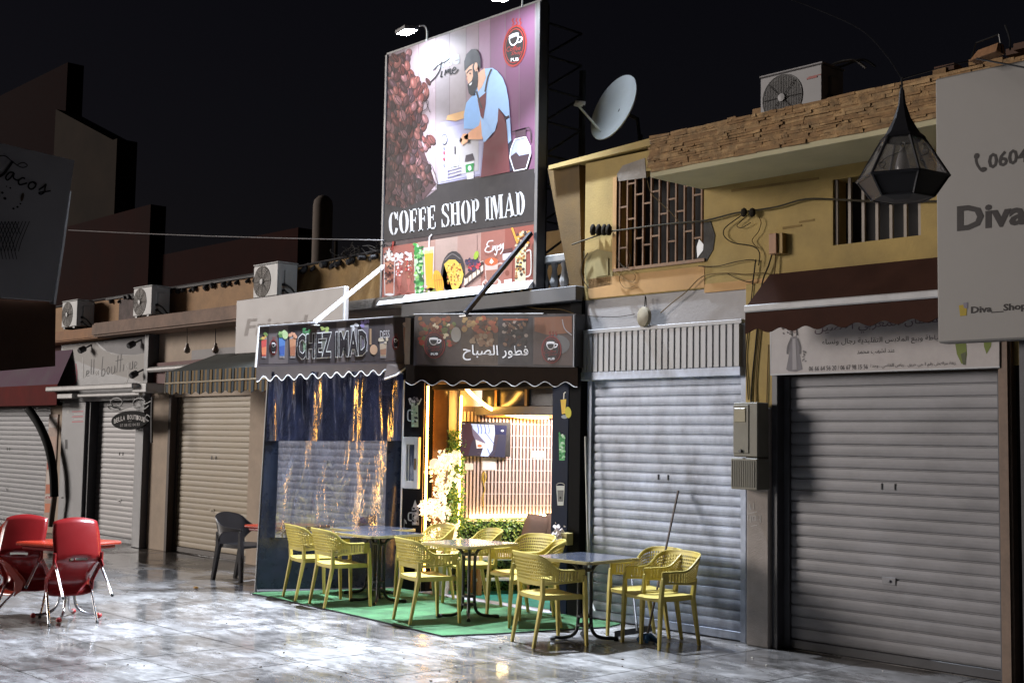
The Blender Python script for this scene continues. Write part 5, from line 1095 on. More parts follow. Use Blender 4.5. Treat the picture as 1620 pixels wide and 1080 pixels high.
# ================================================================ THE TERRACE
tf = mat('green_turf', (.05, .15, .06), .95, var=.5, scale=3, bump=1, bscale=260)
b = MB(); cp_ = [PZ(*p, 0) for p in ((396, 939), (440, 948), (500, 961), (560, 974), (620, 988), (700, 1007), (790, 1003), (870, 998), (960, 993))]+[Vector((-8.3, -.02, 0)), Vector((-12.2, -.02, 0))]
b.prism([v+Vector((0, 0, .012)) for v in cp_], (0, 0, -.009), tf); tag(b.build('green_carpet'), 'green artificial grass carpet on the paving under the yellow chairs', 'carpet')
b = MB(); e = [v+Vector((0, 0, .008)) for v in cp_[:9]]; b.tube(e, .007, black, 5); tag(b.build('carpet_edging'), 'dark edging strip along the front of the green carpet', 'edging')

# ---- olive yellow armchairs
def armchair_parts(m, holes=True, prof=None, name='terrace_chair', seat=True, legw=(.030, .044)):
    root = thing(name, None, None)
    HP = prof or [(.258, .20, .645, .552, 0), (.268, .08, .645, .548, 0), (.270, -.04, .650, .54, .1), (.262, -.11, .685, .535, .3), (.244, -.165, .745, .53, .6), (.195, -.205, .778, .525, .85), (.10, -.226, .786, .525, 1), (0, -.232, .788, .525, 1)]
    full = HP+[(-x, y, a_, b_, c) for x, y, a_, b_, c in reversed(HP[:-1])]
    P3 = catmull([Vector((p[0], p[1], 0)) for p in full], 4); Pz = catmull([Vector((p[2], p[3], p[4])) for p in full], 4)
    N = len(P3)-1; M_ = 9; G = []; GN = []
    for i in range(N+1):
        t = (P3[min(i+1, N)]-P3[max(i-1, 0)]).normalized(); n = Vector((t.y, -t.x, 0))
        if n.dot(P3[i]-Vector((0, .02, 0))) < 0: n = -n
        zt, zb, tl_ = Pz[i]; rowp = []
        for j in range(M_+1):
            z = zb+(zt-zb)*j/M_; rowp.append(Vector((P3[i].x, P3[i].y, z))+n*(tl_*(z-.54)*.26))
        G.append(rowp); GN.append(n)
    b = MB(); th = .011
    for i in range(N):
        for j in range(M_):
            q = [G[i][j], G[i+1][j], G[i+1][j+1], G[i][j+1]]; nn = [GN[i], GN[i+1], GN[i+1], GN[i]]
            back = [v-k*th for v, k in zip(q, nn)]
            sub = 1
            if holes and 0 < j < M_-1 and 2 <= i < N-2:
                c = sum(q, Vector((0, 0, 0)))/4; sh = .5 if j < M_-1 else .5; qi = [c+(v-c)*sh for v in q]; nb_ = (GN[i]+GN[i+1])*.5
                sh_ = Vector((0, 0, 0)); cc = sum(q, sh_)/4; ii = [cc+(v-cc)*.62 for v in q]
                vs = q+ii+[v-nb_*th for v in q]+[v-nb_*th for v in ii]; F = []
                for k in range(4):
                    l = (k+1) % 4; F += [(k, l, 4+l, 4+k), (8+l, 8+k, 12+k, 12+l), (4+k, 4+l, 12+l, 12+k)]
                b.add(vs, F, m)
            else: b.add(q+back, [(0, 1, 2, 3), (7, 6, 5, 4)], m)
    rim = [G[i][M_]-GN[i]*th*.5 for i in range(N+1)]; low = [G[i][0]-GN[i]*th*.5 for i in range(N+1)]
    b.tube(rim, .0095, m, 5); b.tube(low, .0085, m, 5)
    for i in (0, N): b.tube([G[i][0]-GN[i]*th*.5, G[i][M_]-GN[i]*th*.5], .010, m, 5)
    b.build('backrest', root, smooth=40)
    if seat:
        b = MB(); nx, ny = 8, 8; vs = []; F = []
        for j in range(ny+1):
            for i in range(nx+1):
                u = -1+2*i/nx; v = -1+2*j/ny; hw = .225+.012*v; rr = 1-.06*max(0, abs(u)+abs(v)-1.3); vs.append((u*hw*rr, .015+v*.215*rr, .440-.014*(1-u*u)*(1-.3*v*v)-(.012 if v > .99 else 0)))
        for j in range(ny):
            for i in range(nx): k = j*(nx+1)+i; F.append((k, k+1, k+nx+2, k+nx+1))
        b.add(vs, F, m); per = [vs[i] for i in range(nx+1)]+[vs[j*(nx+1)+nx] for j in range(1, ny+1)]+[vs[ny*(nx+1)+i] for i in range(nx-1, -1, -1)]+[vs[j*(nx+1)] for j in range(ny-1, 0, -1)]
        n = len(per); lo = [(x*.985, .015+(y-.015)*.985, .395) for x, y, z in per]; b.add(per+lo, [(i, (i+1) % n, n+(i+1) % n, n+i) for i in range(n)]+[tuple(range(2*n-1, n-1, -1))], m); b.build('seat', root, smooth=45)
    def leg(pts, ws):
        b = MB(); n = len(pts); vs = []
        for (x, y, z), wv in zip(pts, ws):
            h = wv/2; vs += [(x-h, y-h*.8, z), (x+h, y-h*.8, z), (x+h, y+h*.8, z), (x-h, y+h*.8, z)]
        F = [(i*4+k, i*4+(k+1) % 4, i*4+4+(k+1) % 4, i*4+4+k) for i in range(n-1) for k in range(4)]+[(3, 2, 1, 0), tuple((n-1)*4+k for k in range(4))]
        b.add(vs, F, m); return b.build('leg', root, bevel=.004)
    for s in (1, -1):
        leg([(s*.252, .232, 0), (s*.25, .215, .40), (s*.26, .20, .60)], (legw[0], legw[1], .03))
        leg([(s*.20, -.255, 0), (s*.205, -.175, .42), (s*.222, -.185, .58)], (legw[0], legw[1], .036))
    return root
olive = mat('olive_yellow_resin', (.46, .37, .085), .5, var=.13, scale=3, bump=.04, bscale=200)
chairs = [
 (-11.61, -1.33, -14, 'olive yellow chair nearest the plastic curtain, back to the street, leftmost of all'),
 (-10.96, -1.42, -12, 'second olive yellow chair from the left, back to the street, at the dark left table'),
 (-10.86, -.38, 168, 'olive chair behind the left dark table, its back against the black panel'),
 (-9.52, -1.43, -15, 'olive yellow chair with its back to the street at the middle table, before the doorway'),
 (-10.12, -.34, 160, 'brightly lit olive chair behind the middle table, before the glowing blossoms'),
 (-9.22, -.47, 176, 'olive yellow chair right of the middle table, facing it from the doorway side'),
 (-8.74, -.76, 138, 'olive yellow chair half hidden between the middle and the right table'),
 (-7.91, -1.37, -16, 'nearest olive chair, off the carpet, back to the street at the right table'),
 (-7.60, -.47, 168, 'olive yellow chair by the bluish shutter, behind the rightmost one'),
 (-7.28, -.62, 170, 'rightmost olive yellow chair, close to the mop and the bluish shutter'),
]
ch0 = None
for x, y, rz, lb in chairs:
    o = armchair_parts(olive) if ch0 is None else copy_tree(ch0)
    ch0 = ch0 or o
    o.location = (x, y, .012 if y > -1.75 and x < -8.4 else 0); o.rotation_euler = (0, 0, math.radians(rz)); tag(o, lb, 'chair', 'olive yellow terrace chairs')
# ---- terrace tables
tabm = mat('table_top_slate', (.055, .062, .085), .16, var=.25, scale=12); edg = mat('table_edge_band', (.36, .31, .16), .5)
def make_table():
    t = thing('terrace_table', None, None)
    def rr(h, r, z, n=4):
        p = []
        for cx_, cy_2, a0 in ((h-r, h-r, 0), (-h+r, h-r, 90), (-h+r, -h+r, 180), (h-r, -h+r, 270)):
            for k in range(n+1): q = math.radians(a0+90*k/n); p.append((cx_+r*math.cos(q), cy_2+r*math.sin(q), z))
        return p
    b = MB(); b.prism(rr(.338, .045, .728), (0, 0, -.02), tabm); b.build('table_top', t)
    b = MB(); o_ = rr(.35, .05, .725); i_ = rr(.3385, .045, .725); n = len(o_)
    vs = o_+i_+[(x, y, .70) for x, y, z in o_]+[(x, y, .70) for x, y, z in i_]
    b.add(vs, [f for k in range(n) for f in ((k, (k+1) % n, n+(k+1) % n, n+k), (k, 2*n+k, 2*n+(k+1) % n, (k+1) % n), (2*n+k, 3*n+k, 3*n+(k+1) % n, 2*n+(k+1) % n))], edg); b.build('edge_band', t)
    for k in range(4):
        q = k*math.pi/2+math.pi/4; D = lambda r, z: Vector((r*math.cos(q), r*math.sin(q), z))
        b = MB(); b.tube(catmull([D(.29, .022), D(.16, .025), D(.085, .06), D(.058, .15), D(.055, .35), D(.055, .55), D(.07, .63), D(.13, .68), D(.27, .695)], 4), .016, black, 7); b.tube([D(.30, .016), D(.26, .016)], .02, black, 6); b.build('leg', t, smooth=60)
    for z in (.12, .20, .60):
        b = MB(); b.lathe([(.06, z), (.066, z+.006), (.066, z+.02), (.06, z+.026)], (0, 0, 0), black, 12); b.build('collar', t)
    return t
tb0 = None
for x, y, rz, lb in ((-11.5, -.62, 4, 'dark slate table behind the left one, beside the plastic curtain'), (-10.9, -.97, 0, 'dark slate table left of the doorway with three olive chairs'), (-9.45, -.96, 5, 'middle slate table in front of the open doorway'), (-7.84, -1.0, 3, 'rightmost slate table, before the bluish shutter')):
    o = make_table() if tb0 is None else copy_tree(tb0)
    tb0 = tb0 or o
    o.location = (x, y, .01 if x < -8.4 else 0); o.rotation_euler = (0, 0, math.radians(rz)); tag(o, lb, 'table', 'slate pedestal tables')

# ---- red stacked furniture on the left
redp = mat('red_plastic', (.20, .012, .013), .24, var=.06, spec=.6); redo = mat('orange_red_plastic', (.36, .035, .016), .25, var=.05); chrome = mat('brushed_chrome', (.62, .62, .64), .22, metal=.9, var=.05); capm = mat('red_foot_cap', (.4, .03, .03), .5)
def make_red_chair(m):
    """origin at the middle of the line between the front feet, facing +Y"""
    t = thing('red_chair', None, None)
    nx, ny = 10, 18; vs = []; F = []
    def prof(v):       # 0 seat front apron .. 1 back top ; returns y, z
        pts = [(.0, .30), (.012, .40), (-.03, .445), (-.12, .44), (-.26, .43), (-.36, .425), (-.41, .45), (-.435, .52), (-.46, .62), (-.485, .72), (-.505, .83)]
        c = catmull([Vector((y, z, 0)) for y, z in pts], 4); k = v*(len(c)-1); i = min(int(k), len(c)-2); return c[i]*(1-(k-i))+c[i+1]*(k-i)
    for j in range(ny+1):
        v = j/ny; p = prof(v); d = prof(min(1, v+.02))-prof(max(0, v-.02)); d.normalize(); nn = Vector((-d.y, d.x, 0))
        for i in range(nx+1):
            u = -1+2*i/nx
            hw = .205 if v < .5 else .215-.02*max(0, (v-.88))*8
            curl = .03*(u**4) if v < .55 else .035*u*u
            dz = -.02*u*u if v > .97 else 0
            vs.append((u*hw, p.x+(-nn.x if v < .5 else 0)*0+(curl if v >= .55 else 0), p.y+(curl if v < .55 else 0)+dz))
    slot = [(i, j) for i in range(3, 7) for j in (10,)]
    for j in range(ny):
        for i in range(nx):
            if (i, j) in slot: continue
            k = j*(nx+1)+i; F.append((k, k+1, k+nx+2, k+nx+1))
    b = MB(); b.add(vs, F, m); o = b.build('shell', t, smooth=60)
    so = o.modifiers.new('thickness', 'SOLIDIFY'); so.thickness = .012
    for s in (1, -1):      # side aprons reaching down over the leg tops
        b = MB(); b.prism([(s*.203, .012, .30), (s*.203, .012, .40), (s*.203, -.03, .45), (s*.203, -.40, .45), (s*.203, -.43, .36), (s*.203, -.30, .395), (s*.203, -.1, .39)], (s*.012, 0, 0), m); b.build('side_apron', t, bevel=.004)
        b = MB(); b.tube([(s*.2, -.02, .42), (s*.215, .0, .02)], .0125, chrome, 8); b.lathe([(.015, 0), (.015, .02)], (s*.215, 0, .0), black, 8); b.build('leg', t, smooth=60)
        b = MB(); b.tube([(s*.2, -.37, .42), (s*.215, -.50, .02)], .0125, chrome, 8); b.ball((s*.215, -.503, .012), .016, black, 8); b.build('leg', t, smooth=60)
        b = MB(); b.tube([(s*.21, -.43, .50), (s*.212, -.37, .43), (s*.202, -.395, .36)], .016, m, 6); b.build('joint_bracket', t, smooth=60)
    return t
rc0 = make_red_chair(redp)
TH = 35
for (x, y, rz, th, lb, m) in ((-11.30, -4.12, 82, TH, 'red plastic chair tipped against the red table, its back to the street', None), (-12.36, -4.60, 8, 52, 'glossy bright red chair tipped on the red table, cut by the picture edge', redo), (-12.02, -4.36, 48, 40, 'dark red chair tipped between the glossy red one and the nearest one', None)):
    o = rc0 if rc0.name == 'red_chair' and 'label' not in rc0 else copy_tree(rc0)
    o.location = (x, y, .0); o.rotation_euler = (-math.radians(th), 0, math.radians(rz)); tag(o, lb, 'chair', 'red chairs tipped against the red table')
    if m:
        for c in o.children:
            if c.name.split('.')[0] in ('shell', 'side_apron', 'joint_bracket'): c.data = c.data.copy(); c.data.materials[0] = m
def red_table(loc, half, rz, h, label, grp):
    t = thing('red_table', label, 'table', (0, 0, 0), grp)
    b = MB(); b.box(-half, half, -half, half, h-.035, h, redo); b.build('table_top', t, bevel=.012)
    b = MB(); b.box(-half+.04, half-.04, -half+.04, half-.04, h-.07, h-.035, redp); b.build('underframe', t, bevel=.01)
    for k in range(4):
        q = k*math.pi/2+.6; D = lambda r, z: Vector((r*math.cos(q), r*math.sin(q), z))
        b = MB(); b.tube(catmull([D(.29, .03), D(.18, .045), D(.09, .11), D(.06, .25), D(.055, .45), D(.07, .6), D(.16, h-.07)], 4), .014, chrome, 8); b.build('leg', t, smooth=60)
        b = MB(); b.ball(D(.30, .025), .028, capm, 8, (1, 1, .9)); b.build('foot_cap', t, smooth=60)
    t.location = loc; t.rotation_euler = (0, 0, math.radians(rz)); return t
red_table((-11.74, -4.0, 0), .34, 20, .72, 'red square table with chrome pedestal among the tipped red chairs', 'red tables')
red_table((-12.86, -.86, 0), .36, 8, .70, 'red table behind the plastic curtain, beside the dark brown armchair', 'red tables')
o = copy_tree(rc0); o.location = (-12.55, -.42, 0); o.rotation_euler = (0, 0, math.radians(115)); tag(o, 'bright red chair seen dimly through the clear plastic window', 'chair'); o.pop('group', None)
brp = mat('dark_brown_resin', (.022, .019, .02), .4, var=.1)
mono = [(.25, .20, .62, .60, 0), (.265, .08, .63, .60, 0), (.27, -.05, .645, .59, .1), (.25, -.14, .69, .52, .4), (.20, -.19, .76, .45, .8), (.10, -.215, .79, .43, 1), (0, -.22, .80, .43, 1)]
o = armchair_parts(brp, holes=False, prof=mono, name='brown_armchair', legw=(.05, .065)); o.location = (-13.62, -1.02, 0); o.rotation_euler = (0, 0, math.radians(-72)); tag(o, 'dark brown resin armchair standing left of the plastic curtain', 'chair')
# ---- mop, squeegee, rod
mp_ = thing('mop', 'mop with blue head leaning on the bluish shutter behind the chairs', 'mop', PZ(1022, 1006, 0))
foot = PZ(1024, 1004, .06); top = PY(1073, 776, -.02)
b = MB(); b.tube([foot, top], .011, mat('dark_wood_handle', (.05, .03, .02), .6), 6); b.build('handle', mp_, smooth=60)
bl = mat('blue_mop_fibre', (.05, .16, .42), .9, var=.3, scale=30, bump=.5, bscale=60)
b = MB()
for k in range(22):
    a_ = random.uniform(0, 6.28); r = random.uniform(.02, .12); b.tube(catmull([foot, foot+Vector((math.cos(a_)*r*.6, math.sin(a_)*r*.6, -.005)), Vector((foot.x+math.cos(a_)*r*1.2, foot.y+math.sin(a_)*r*1.2, .018))], 3), .017, bl, 5)
b.build('mop_head', mp_, smooth=60)
sq = thing('squeegee', 'black floor squeegee lying by the foot of the mop', 'squeegee', PZ(990, 1003, 0))
b = MB(); p = PZ(972, 1003, .03); q = PZ(1030, 994, .03); b.hexa([p+Vector((0, 0, -.025)), q+Vector((0, 0, -.025)), q+Vector((0, .04, -.025)), p+Vector((0, .04, -.025))], [p+Vector((0, 0, .03)), q+Vector((0, 0, .03)), q+Vector((0, .03, .03)), p+Vector((0, .03, .03))], black); b.build('blade', sq, bevel=.005)
b = MB(); b.tube([PZ(1008, 998, .05), PY(998, 900, -.01)], .012, darkgrey, 6); b.build('handle', sq, smooth=60)
hw = thing('white_hose', 'thin white pipe running down the corner between door panel and shutter', 'pipe', PY(926, 800, -.06))
b = MB(); b.tube(catmull([PY(926, 690, -.05), PY(928, 780, -.05), PY(931, 880, -.05), PY(934, 940, -.06), PY(941, 966, -.09)], 5), .010, mat('white_hose_plastic', (.5, .5, .48), .5), 6); b.build('pipe', hw, smooth=60)
for (x, y, z, lb) in ((-13.1, -1.9, 0, 'small crumpled orange wrapper on the wet paving by the brown armchair'),):
    b = MB(); b.ball((x, y, .015), .035, mat('orange_wrapper', (.4, .2, .04), .5), 6, (1.6, .8, .4)); tag(b.build('wrapper'), lb, 'litter')

b = MB(); db = random.Random(21)
for k in range(90):
    p = PZ(db.uniform(120, 1500), db.uniform(930, 1078), .004); r = db.uniform(.006, .016); q = db.random()*6.28
    if p.y > -.1: continue
    b.hexa([p+Vector((math.cos(q+a_)*r, math.sin(q+a_)*r*.6, -.002)) for a_ in (0, 1.57, 3.14, 4.71)], [p+Vector((math.cos(q+a_)*r*.8, math.sin(q+a_)*r*.5, .005)) for a_ in (0, 1.57, 3.14, 4.71)], mat(*db.choice((('litter_pale', (.5, .48, .44)), ('litter_brown', (.06, .04, .025)), ('litter_brown', (.06, .04, .025))))))
tag(b.build('litter_bits'), 'scattered crumbs, stubs and leaf bits on the wet paving', 'litter', kind='stuff')

# ================================================================ INSIDE THE COFFEE SHOP
IA = (-11.3, .05); IB = (IA[0]+.41, IA[1]+.91)
IV, IN = plane_at(IA, IB); IT = Vector((.41, .91, 0)).normalized()
IP = lambda t, z, o=0: Vector((IA[0], IA[1], z))+IT*t+IN*o
def wbox(b, t0, t1, z0, z1, o0, o1, m):
    b.hexa([IP(t0, z0, o0), IP(t1, z0, o0), IP(t1, z0, o1), IP(t0, z0, o1)], [IP(t0, z1, o0), IP(t1, z1, o0), IP(t1, z1, o1), IP(t0, z1, o1)], m); return b
inner = mat('inner_wall_pale', (.5, .42, .38), .7, var=.08)
wbox(MB(), -.1, 3.2, 0, 2.7, -.12, -.02, inner).build('inner_wall', cafe)
part('inner_wall', cafe, mat('inner_dark', (.06, .045, .035), .7), -9.0, -8.88, .1, 3.2, 0, 2.7, 0)
part('inner_wall', cafe, inner, -11.4, -8.9, 3.0, 3.1, 0, 2.7, 0)
ceilm = mat('brown_ceiling', (.10, .06, .035), .6, var=.2)
part('ceiling', cafe, ceilm, -11.5, -8.9, .1, 3.2, 2.52, 2.58, 0)
for k in range(9): part('ceiling_batten', cafe, mat('orange_wood', (.30, .15, .05), .5, var=.2), -11.35, -9.0, .25+k*.3, .31+k*.3, 2.47, 2.515, .004)
part('inner_floor', cafe, mat('turquoise_mat', (.03, .27, .25), .8, var=.3, scale=7, bump=.3), -11.35, -8.95, -.02, 3.1, .0, .016, 0)
part('threshold', cafe, mat('pale_tile', (.4, .4, .46), .3), -11.3, -9.2, -.1, .06, 0.0, .02, .004)
# door frame and transom
part('transom_glass', cafe, mat('dark_transom_glass', (.03, .032, .036), .15, var=.3, scale=2), -11.0, -9.2, .53, .545, 2.12, 2.5, 0)
for k in range(3): part('transom_strut', cafe, mat('orange_wood', (.30, .15, .05), .5, var=.2), -10.75+k*.5, -10.71+k*.5, .50, .53, 2.12, 2.5, 0)
part('door_frame', cafe, mat('orange_wood', (0,)*3), -11.29, -9.27, .0, .1, 2.36, 2.44, .004)
part('transom_beam', cafe, mat('grey_beam', (.09, .09, .1), .4), -11.2, -9.2, .5, .6, 2.02, 2.12, .006)
part('transom_post', cafe, mat('brown_post', (.08, .05, .03), .5), -9.75, -9.66, .48, .56, 2.1, 2.5, .004)
b = MB(); wbox(b, .0, .165, .05, 2.4, .0, .02, mat('brown_gloss_panel', (.14, .07, .03), .12, var=.3, scale=3)); b.build('side_panel', cafe)
b = MB(); wbox(b, .165, .18, .05, 2.4, .0, .035, mat('dark_frame', (.03, .025, .022), .4)); wbox(b, .30, .315, .05, 2.4, .0, .03, mat('dark_frame', (0,)*3)); b.build('panel_frame', cafe)
# slatted wall: vertical slats over thin rails
sw = thing('slat_wall', 'pale wall of thin vertical wood slats inside the coffee shop', 'slat wall', IP(.9, 0))
slm = mat('pale_pink_wood', (.52, .42, .40), .5, var=.12, scale=6, stretch=(1, 1, .2)); slb = mat('slat_backing', (.13, .09, .09), .7)
wbox(MB(), .31, 2.3, .84, 2.12, -.015, -.005, slb).build('backing', sw)
b = MB(); wbox(b, .325, .345, .84, 2.06, -.004, .014, slm); s0 = b.build('slat', sw)
for k in range(1, 46): c = inst(s0, 'slat', sw, worg(sw)+IT*(.043*k))
b = MB()
for k in range(8): z = .98+k*.135; wbox(b, .6, 2.3, z-.004, z+.004, .014, .018, mat('white_rail', (.6, .56, .56), .4))
b.build('rails', sw)
ob = mat('orange_wood', (0,)*3)
wbox(MB(), .62, 2.3, 2.0, 2.12, .02, .05, mat('orange_pelmet', (.36, .17, .06), .5, var=.2)).build('pelmet', sw)
# television
tv = thing('television', 'flat television showing hands preparing food, on the slat wall', 'television', IP(.6, 1.7))
wbox(MB(), .318, .915, 1.545, 1.945, .06, .09, black).build('frame', tv, bevel=.004)
TVf = lambda x, y: IV(x, y)+IN*.0
def TVq(x, y):            # picture pixel to the screen surface
    d = ray(x, y); o = Vector((IA[0], IA[1], 0))+IN*.092; return CAM+d*((o-CAM).dot(IN)/d.dot(IN))
_sc = {}
def screen_ink(c):
    k = 'screen_%d_%d_%d' % tuple(int(255*q) for q in c)
    if k not in _sc: _sc[k] = mat(k, tuple(q*.3 for q in c), .25, var=.02, emit=c, estr=1.1)
    return _sc[k]
a = Art(TVq, IN); a.mat = screen_ink
C = lambda *v: S(*v)
a.poly([(729, 668.5), (802, 672.5), (799, 723.5), (728, 719.5)], C(70, 62, 74), 1)
a.poly([(729, 668), (746, 669), (752, 690), (745, 702), (741, 720), (729, 719)], C(74, 52, 58), 2)
a.poly([(745, 670), (782, 672), (783, 685), (779, 712), (772, 722), (760, 721), (765, 705), (752, 694)], C(196, 212, 246), 2); a.poly([(783, 672), (802, 673), (800, 688), (783, 687)], C(40, 44, 84), 3); a.poly([(789, 686), (801, 688), (798, 723), (782, 722)], C(60, 60, 80), 3)
a.poly([(746, 676), (752, 682), (768, 700), (764, 704), (754, 700), (748, 688)], C(120, 110, 130), 4); a.poly([(752, 695), (769, 702), (769, 708), (754, 709)], C(226, 218, 214), 5); a.ell(758.5, 705, 3.6, 2.2, C(206, 120, 70), 6)
for x in (755, 760, 766, 772): a.line([(x, 671), (x+2, 680), (x+1, 686)], 1.2, C(90, 112, 180), 4)
a.line([(768, 684), (783, 704)], .8, C(60, 70, 110), 5); a.line([(771, 709), (776, 719), (783, 712)], 1, C(70, 80, 110), 5); a.ell(794.5, 681, 2.4, 1.5, C(220, 224, 240), 6)
for k in range(6): a.ell(729.8, 678+k*4.4, .8, .9, C(230, 226, 226), 6)
a.text('HD'[:0]+'LIVE', [(730, 670.6), (735, 670.9), (735, 669), (730, 668.7)], C(220, 220, 226), 6)
a.build('screen', tv)
# papers, cables
for (x0, y0, x1, y1, lb) in ((762, 724, 783, 743, 'white square note below the television on the slat wall'), (735, 732, 748, 743, 'pale card with a pink round mark left of the note, under the television'), (840, 713, 860, 724, 'white label fixed on the right part of the slat wall')):
    b = MB(); q = [IV(x, y)+IN*.02 for x, y in ((x0, y0), (x1, y0+.4), (x1, y1), (x0, y1))]; b.prism(q, IN*.004, mat('paper', (.62, .6, .6), .6)); tag(b.build('paper_note'), lb, 'note')
b = MB(); b.tube(catmull([IV(x, y)+IN*.03 for x, y in ((764, 745), (768, 752), (765, 762), (762, 755), (764, 747), (764, 765), (766, 774), (763, 784), (764, 800))], 4), .006, mat('yellow_cord', (.45, .33, .05), .5), 5); b.build('power_cord', tv, smooth=60)
# artificial hedge
lm = [mat('hedge_leaf_a', (.13, .27, .05), .4, var=.3), mat('hedge_leaf_b', (.25, .36, .08), .4, var=.3), mat('hedge_leaf_c', (.08, .19, .055), .4, var=.3)]
def leaves(b, n, t0, t1, z0, z1, o0, o1, r=.035):
    for _ in range(n):
        c = IP(random.uniform(t0, t1), random.uniform(z0, z1), random.uniform(o0, o1)); d = Vector((random.uniform(-1, 1), random.uniform(-1, 1), random.uniform(-1, .6))).normalized(); s = d.cross(IN+Vector((random.uniform(-.4, .4), random.uniform(-.4, .4), .2))).normalized()
        L = r*random.uniform(.7, 1.3); b.add([c, c+d*L*.5+s*L*.32+IN*.006, c+d*L, c+d*L*.5-s*L*.32+IN*.006], [(0, 1, 2, 3)], random.choice(lm))
hg = thing('artificial_hedge', 'artificial leaf hedge covering the lower wall inside the coffee shop', 'hedge', IP(.9, 0))
wbox(MB(), .3, 2.2, .0, .8, .0, .06, mat('hedge_backing', (.02, .035, .015), .9)).build('backing', hg)
b = MB(); leaves(b, 5200, .28, 2.15, .0, .84, .05, .13); b.build('leaves', hg, kind='stuff')
hc = thing('leaf_column', 'tall leafy artificial plant strip beside the doorway, left of the television', 'plant', IP(.24, 0))
wbox(MB(), .18, .30, .2, 1.78, .0, .03, mat('hedge_backing', (0,)*3)).build('backing', hc)
b = MB(); leaves(b, 1500, .175, .36, .6, 1.84, .02, .09, .04); b.build('leaves', hc, kind='stuff')
# LED strips (lit)
led = mat('amber_led', (1, .6, .2), .4, emit=(1, .50, .10), estr=44); ledw = mat('warm_white_led', (1, .8, .5), .4, emit=(1, .68, .30), estr=34)
def ledstrip(lb, pts, m, r=.010):
    t = thing('led_strip', lb, 'light strip', pts[0]); b = MB(); b.tube(catmull(pts, 5), r, m, 6); b.build('lit_tube', t, smooth=60); return t
ledstrip('amber light strip running up the edge of the leafy column', [IP(.315, .75, .06), IP(.315, 1.4, .06), IP(.315, 1.95, .06), IP(.318, 2.24, .06)], led, .012)
ledstrip('amber light strip sagging under the ceiling from the door head to the slat wall', [PY(733, 606, .06), PY(742, 619, .15), PY(760, 635, .3), PY(778, 647, .5), PY(800, 654.5, .75), PY(830, 659, 1.0), PY(868, 660, 1.2)], led, .019)
ledstrip('warm light strip glowing along the top of the artificial hedge', [IP(.45, .86, .05), IP(1.0, .862, .05), IP(1.6, .86, .05), IP(2.1, .86, .05)], ledw, .017)
ledstrip('amber light strip on the inner edge of the left door panel', [Vector((-11.283, -.045, .25)), Vector((-11.283, -.045, 1.2)), Vector((-11.283, -.045, 2.34))], mat('amber_led_dim', (1, .6, .2), .4, emit=(1, .44, .06), estr=34), .013)
cl = thing('ceiling_lamp', 'bright white ceiling panel lamp inside the coffee shop', 'lamp', (-9.9, .75, 2.44))
part('panel', cl, mat('lamp_panel', (1, 1, 1), .4, emit=(1, .9, .88), estr=9), -10.1, -9.5, .6, 1.1, 2.44, 2.446, 0)
part('housing', cl, white, -10.12, -9.48, .58, 1.12, 2.448, 2.47, 0)
l = bpy.data.lights.new('shop_lamp', 'AREA'); l.shape = 'RECTANGLE'; l.size = .6; l.size_y = .5; l.energy = 140; l.color = (1, .85, .77)
o = bpy.data.objects.new('shop_lamp', l); col.objects.link(o); o.parent = cl; o.location = (.1, .1, -.02)
o.rotation_euler = Vector((-.62, .1, -.78)).to_track_quat('-Z', 'Y').to_euler()
# glowing blossom tree in a ribbed white pot
BT = Vector((-11.02, -.02, .02))
bt = thing('blossom_tree', 'white artificial blossom tree with glowing lights in a ribbed white pot by the doorway', 'plant', BT)
pm = mat('white_pot', (.6, .6, .58), .4, var=.05)
b = MB(); vs = []; F = []; n = 48; PR = [(.085, 0), (.115, .27), (.13, .31), (.13, .33), (.115, .33), (.1, .28)]
for i, (r, z) in enumerate(PR):
    for k in range(n): q = 2*math.pi*k/n; rr_ = r*(1+(.03 if k % 2 and i < 2 else 0)); vs.append(BT+Vector((rr_*math.cos(q), rr_*math.sin(q), z)))
for i in range(len(PR)-1):
    for k in range(n): F.append((i*n+k, i*n+(k+1) % n, (i+1)*n+(k+1) % n, (i+1)*n+k))
F.append(tuple(range(n))[::-1]); F.append(tuple((len(PR)-1)*n+k for k in range(n))); b.add(vs, F, pm); b.build('pot', bt, smooth=30)
bark = mat('pale_bark', (.3, .22, .15), .8)
rt = random.Random(11); tips = []
b = MB(); b.tube(catmull([BT+Vector((0, 0, .3)), BT+Vector((.02, .02, .7)), BT+Vector((-.02, .04, 1.1)), BT+Vector((.06, .05, 1.5))], 5), [.025-.0011*i for i in range(16)], bark, 6)
for k in range(26):
    z = rt.uniform(.42, 1.45); a_ = rt.uniform(0, 6.28); L = rt.uniform(.12, .33)*(1.15-.5*(z-.4)); s0_ = BT+Vector((0, .02, z)); e = s0_+Vector((math.cos(a_)*L, math.sin(a_)*L*.6, rt.uniform(-.05, .12))); b.tube([s0_, (s0_+e)/2+Vector((0, 0, .02)), e], .007, bark, 4); tips += [(s0_+e)/2, e, e]
b.build('trunk', bt, smooth=60)
bw = mat('white_blossom', (.8, .74, .66), .6, emit=(1, .74, .40), estr=1.1); bg2 = mat('glowing_light', (1, .9, .7), .4, emit=(1, .80, .45), estr=14)
b = MB(); b2 = MB()
